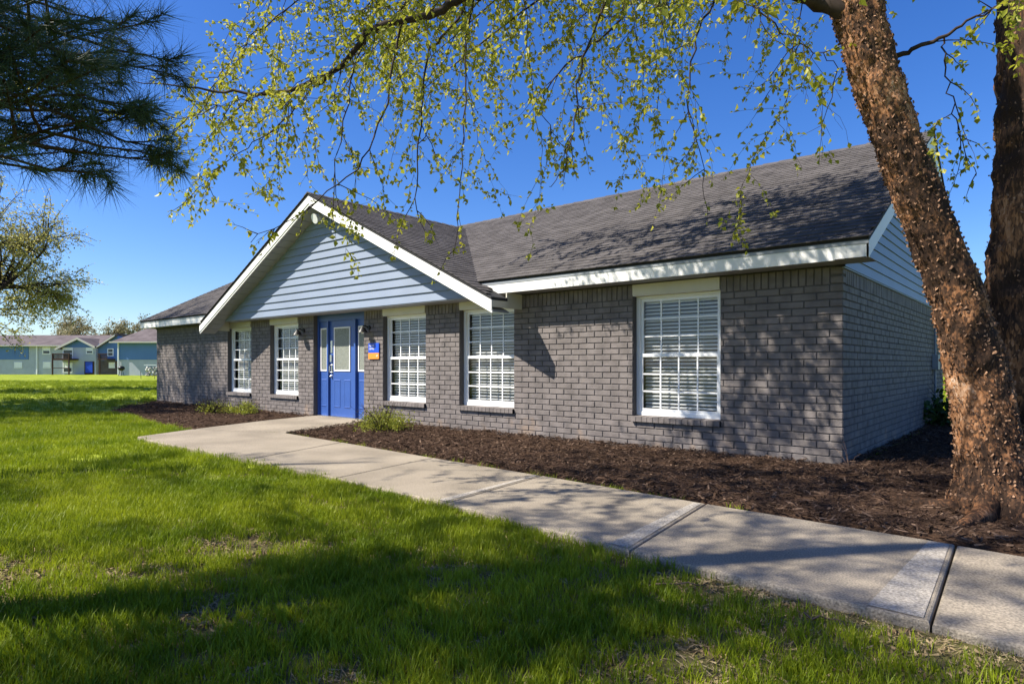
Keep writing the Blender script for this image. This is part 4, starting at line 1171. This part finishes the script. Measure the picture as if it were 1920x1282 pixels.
# balcony with sliding doors
A.win(129,148,651.8,674,-1.0,.2); A.win(129.5,147,679.5,698.5,-1.0,.5)
bal = A.box('balcony', 126, 158, 672.5, 675.5, -2.6, -1.0, 'fwood')
A.box('rail', 126, 158, 663, 664.4, -2.6, -2.45, 'fwood', bal)
for px in np.linspace(126.5, 157.5, 15): A.box('baluster', px-.35, px+.35, 664.4, 672.5, -2.56, -2.48, 'fwood', bal)
for px in (126.8, 156.6): A.box('post', px-.6, px+.8, 664, 703, -2.62, -2.46, 'fwood', bal)
A.box('rail', 127, 157, 689, 690.2, -2.6, -2.46, 'fwood', bal)
A.box('door', 171, 184, 678.5, 698.5, -1.06, -1.0, 'sign_blue'); A.box('door_frame', 169, 187, 677.5, 703, -1.03, -1.0, 'fwood')
# recessed blue part
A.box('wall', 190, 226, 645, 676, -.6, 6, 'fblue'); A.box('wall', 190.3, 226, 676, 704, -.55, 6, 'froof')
b = MB(); b.prism([(A.X(190),-1.2,A.Z(651.5)),(A.X(226),-1.2,A.Z(628)),(A.X(226),-1.2,A.Z(631)),(A.X(190),-1.2,A.Z(654))], (0,.1,0)); b.build('rake_board', M['ftan'], A.o)
b = MB(); b.prism([(A.X(190),-1.1,A.Z(650.8)),(A.X(228),-1.1,A.Z(626)),(A.X(228),-1.1,A.Z(628)),(A.X(190),-1.1,A.Z(653))], (0,7,0)); b.build('roof', M['froof'], A.o)
b = MB(); b.prism([(A.X(190),-.59,A.Z(653)),(A.X(226),-.59,A.Z(646)),(A.X(226),-.59,A.Z(630))], (0,1,0)); b.build('gable', M['fblue'], A.o)
A.win(207.5,219,653.5,668,-.6,.0)
bal = A.box('balcony', 205, 222, 672.5, 675.2, -2.2, -.6, 'fwood'); A.box('rail', 205, 222, 663, 664.5, -2.2, -2.05, 'fwood', bal)
for px in np.linspace(205.5, 221.5, 9): A.box('baluster', px-.35, px+.35, 664.4, 672.5, -2.17, -2.09, 'fwood', bal)
A.box('post', 207.5, 209, 664, 703, -2.22, -2.06, 'fwood', bal)
A.win(210,221,679,690,-.58,.9)
B = Far('apartment_building', 70., 'nearer apartment block with blue upper siding and sloping brown roof behind the office')
B.box('wall', 223, 330, 674.3, 706, 0, 12, 'fgrey'); B.box('siding_panel', 222.6, 330, 641, 674.3, -.05, 12, 'fblue')
b = MB(); zE = B.Z(641.5); zR = B.Z(588)
b.add([(B.X(212),-.6,zE),(B.X(345),-.6,zE),(B.X(345),6,zR),(B.X(276),6,zR),(B.X(212),13,zE),(B.X(345),13,zE)], [(0,1,2,3),(0,3,4),(3,2,5,4),(0,4,5,1)]); b.build('roof', M['froof'], B.o)
B.box('gutter', 212, 340, 640.6, 643, -.75, -.6, 'ftan')
B.box('downspout', 222.2, 224.2, 643, 702, -.2, -.06, 'vinyl')
# things on the far lawn
def far_pt(px, py): return at(px, py, (CAM[2]-LZ)*FPX/(py-HY))
gr = empty('barbecue_grill', tuple(cw((227.5-960)/FPX*67, 67, LZ))); gr.rotation_euler.z = YAW; tag(gr, 'black kettle barbecue grill beside the white downspout of the far block', 'grill')
b = MB(); b.tube([(0,0,.55),(0,0,.62),(0,0,.8),(0,0,.98),(0,0,1.05)], [.08,.26,.34,.26,.05], 14); b.build('kettle', M['black'], gr, True)
for a in (0, 2.1, 4.2):
    b = MB(); b.tube([(math.cos(a)*.12,math.sin(a)*.12,.6),(math.cos(a)*.3,math.sin(a)*.3,0)], .025, 6); b.build('leg', M['black'], gr)
M['stone'] = mat('pale_stone', (.55,.53,.50), .9, .2, vary=.25, vscale=4)
r = random.Random(9); sp = empty('stone_pile', tuple(cw((288-960)/FPX*66, 66, LZ))); sp.rotation_euler.z = YAW; tag(sp, 'heap of pale round stones against the nearer apartment wall', 'stones')
for i in range(22):
    b = MB(); row = i // 6; x = -.7+(i % 6)*.30+.15*(row % 2)+r.uniform(-.05,.05); z = .14+row*.24; rr = r.uniform(.14,.19)
    pts = [(x, r.uniform(-.08,.08), z+rr*q) for q in (-1,-.7,0,.7,1)]; b.tube(pts, [rr*.1,rr*.72,rr,rr*.72,rr*.1], 9); b.build('stone', M['stone'], sp, True)
b = MB(); b.box((-.95,-.1,1.12),(.85,.25,1.18)); b.build('capping', M['vinyl'], sp)
for i, px in enumerate((264.5, 290)):
    g = cw((px-960)/FPX*52, 52, LZ); b = MB(); b.tube([(0,0,-.05),(.02 if i else -.10,0,.62)], .02, 6); o = b.build('garden_stake', M['black']); o.location = g
    tag(o, ('leaning dark stake in the far lawn' if i == 0 else 'upright dark stake in the far lawn by the office end'), 'stake')

# right-hand background
Hh = Far('house', 84., 'pale sided house with dark porch seen past the office side wall')
Hh.box('wall', 1735, 1900, 640, 704, 0, 9, 'fgrey'); b = MB(); x0, x1 = Hh.X(1725), Hh.X(1910)
b.prism([(x0,-.8,Hh.Z(642)),(x0,4.5,Hh.Z(600)),(x0,9.8,Hh.Z(642))], (x1-x0,0,0)); b.build('roof', M['fgrey'], Hh.o)
Hh.box('eave_trim', 1725, 1910, 640.5, 645, -.95, -.8, 'vinyl'); Hh.box('porch', 1735, 1800, 664, 703, -.5, -.01, 'froof')
for i in range(8): Hh.box('baluster', 1762+i*3.2, 1763.2+i*3.2, 668+i*1.6, 680+i*1.6, -.62, -.52, 'vinyl')
car = empty('parked_car', tuple(cw((1771-960)/FPX*76, 76, LZ))); car.rotation_euler.z = YAW; tag(car, 'white car parked in front of the pale house', 'car')
M['carpaint'] = mat('white_car_paint', (.75,.76,.78), .25, .6)
b = MB(); W_ = .9
prof = [(-W_,.35),(W_,.35),(W_+.02,.75),(W_-.04,.98),(-W_+.04,.98),(-W_-.02,.75)]
b.prism([(x, 0, z) for x, z in prof], (0,4.4,0)); b.build('body', M['carpaint'], car)
b = MB(); b.add([(-.8,1.1,.981),(.8,1.1,.981),(.62,1.9,1.5),(-.62,1.9,1.5),(-.8,4.2,.981),(.8,4.2,.981),(.62,3.7,1.5),(-.62,3.7,1.5)], [(0,1,2,3),(5,4,7,6),(3,2,6,7),(1,5,6,2),(4,0,3,7)]); cab = b.build('cabin', M['carpaint'], car)
b = MB(); b.add([(-.70,1.14,1.03),(.70,1.14,1.03),(.56,1.84,1.44),(-.56,1.84,1.44)], [(0,1,2,3)]); o = b.build('windscreen', M['fdark'], cab); o.location.y = -.03
b = MB(); b.box((-.45,-.03,.55),(.45,-.003,.78)); b.build('grille', M['black'], car)
for s in (-1, 1):
    b = MB(); b.box((s*.66-.16,-.035,.66),(s*.66+.16,-.004,.80)); b.build('headlight', M['vinyl'], car)
    for yy in (.8, 3.5):
        b = MB(); b.tube([(s*.72,yy,.33),(s*.92,yy,.33)], .33, 16); b.build('wheel', M['black'], car)
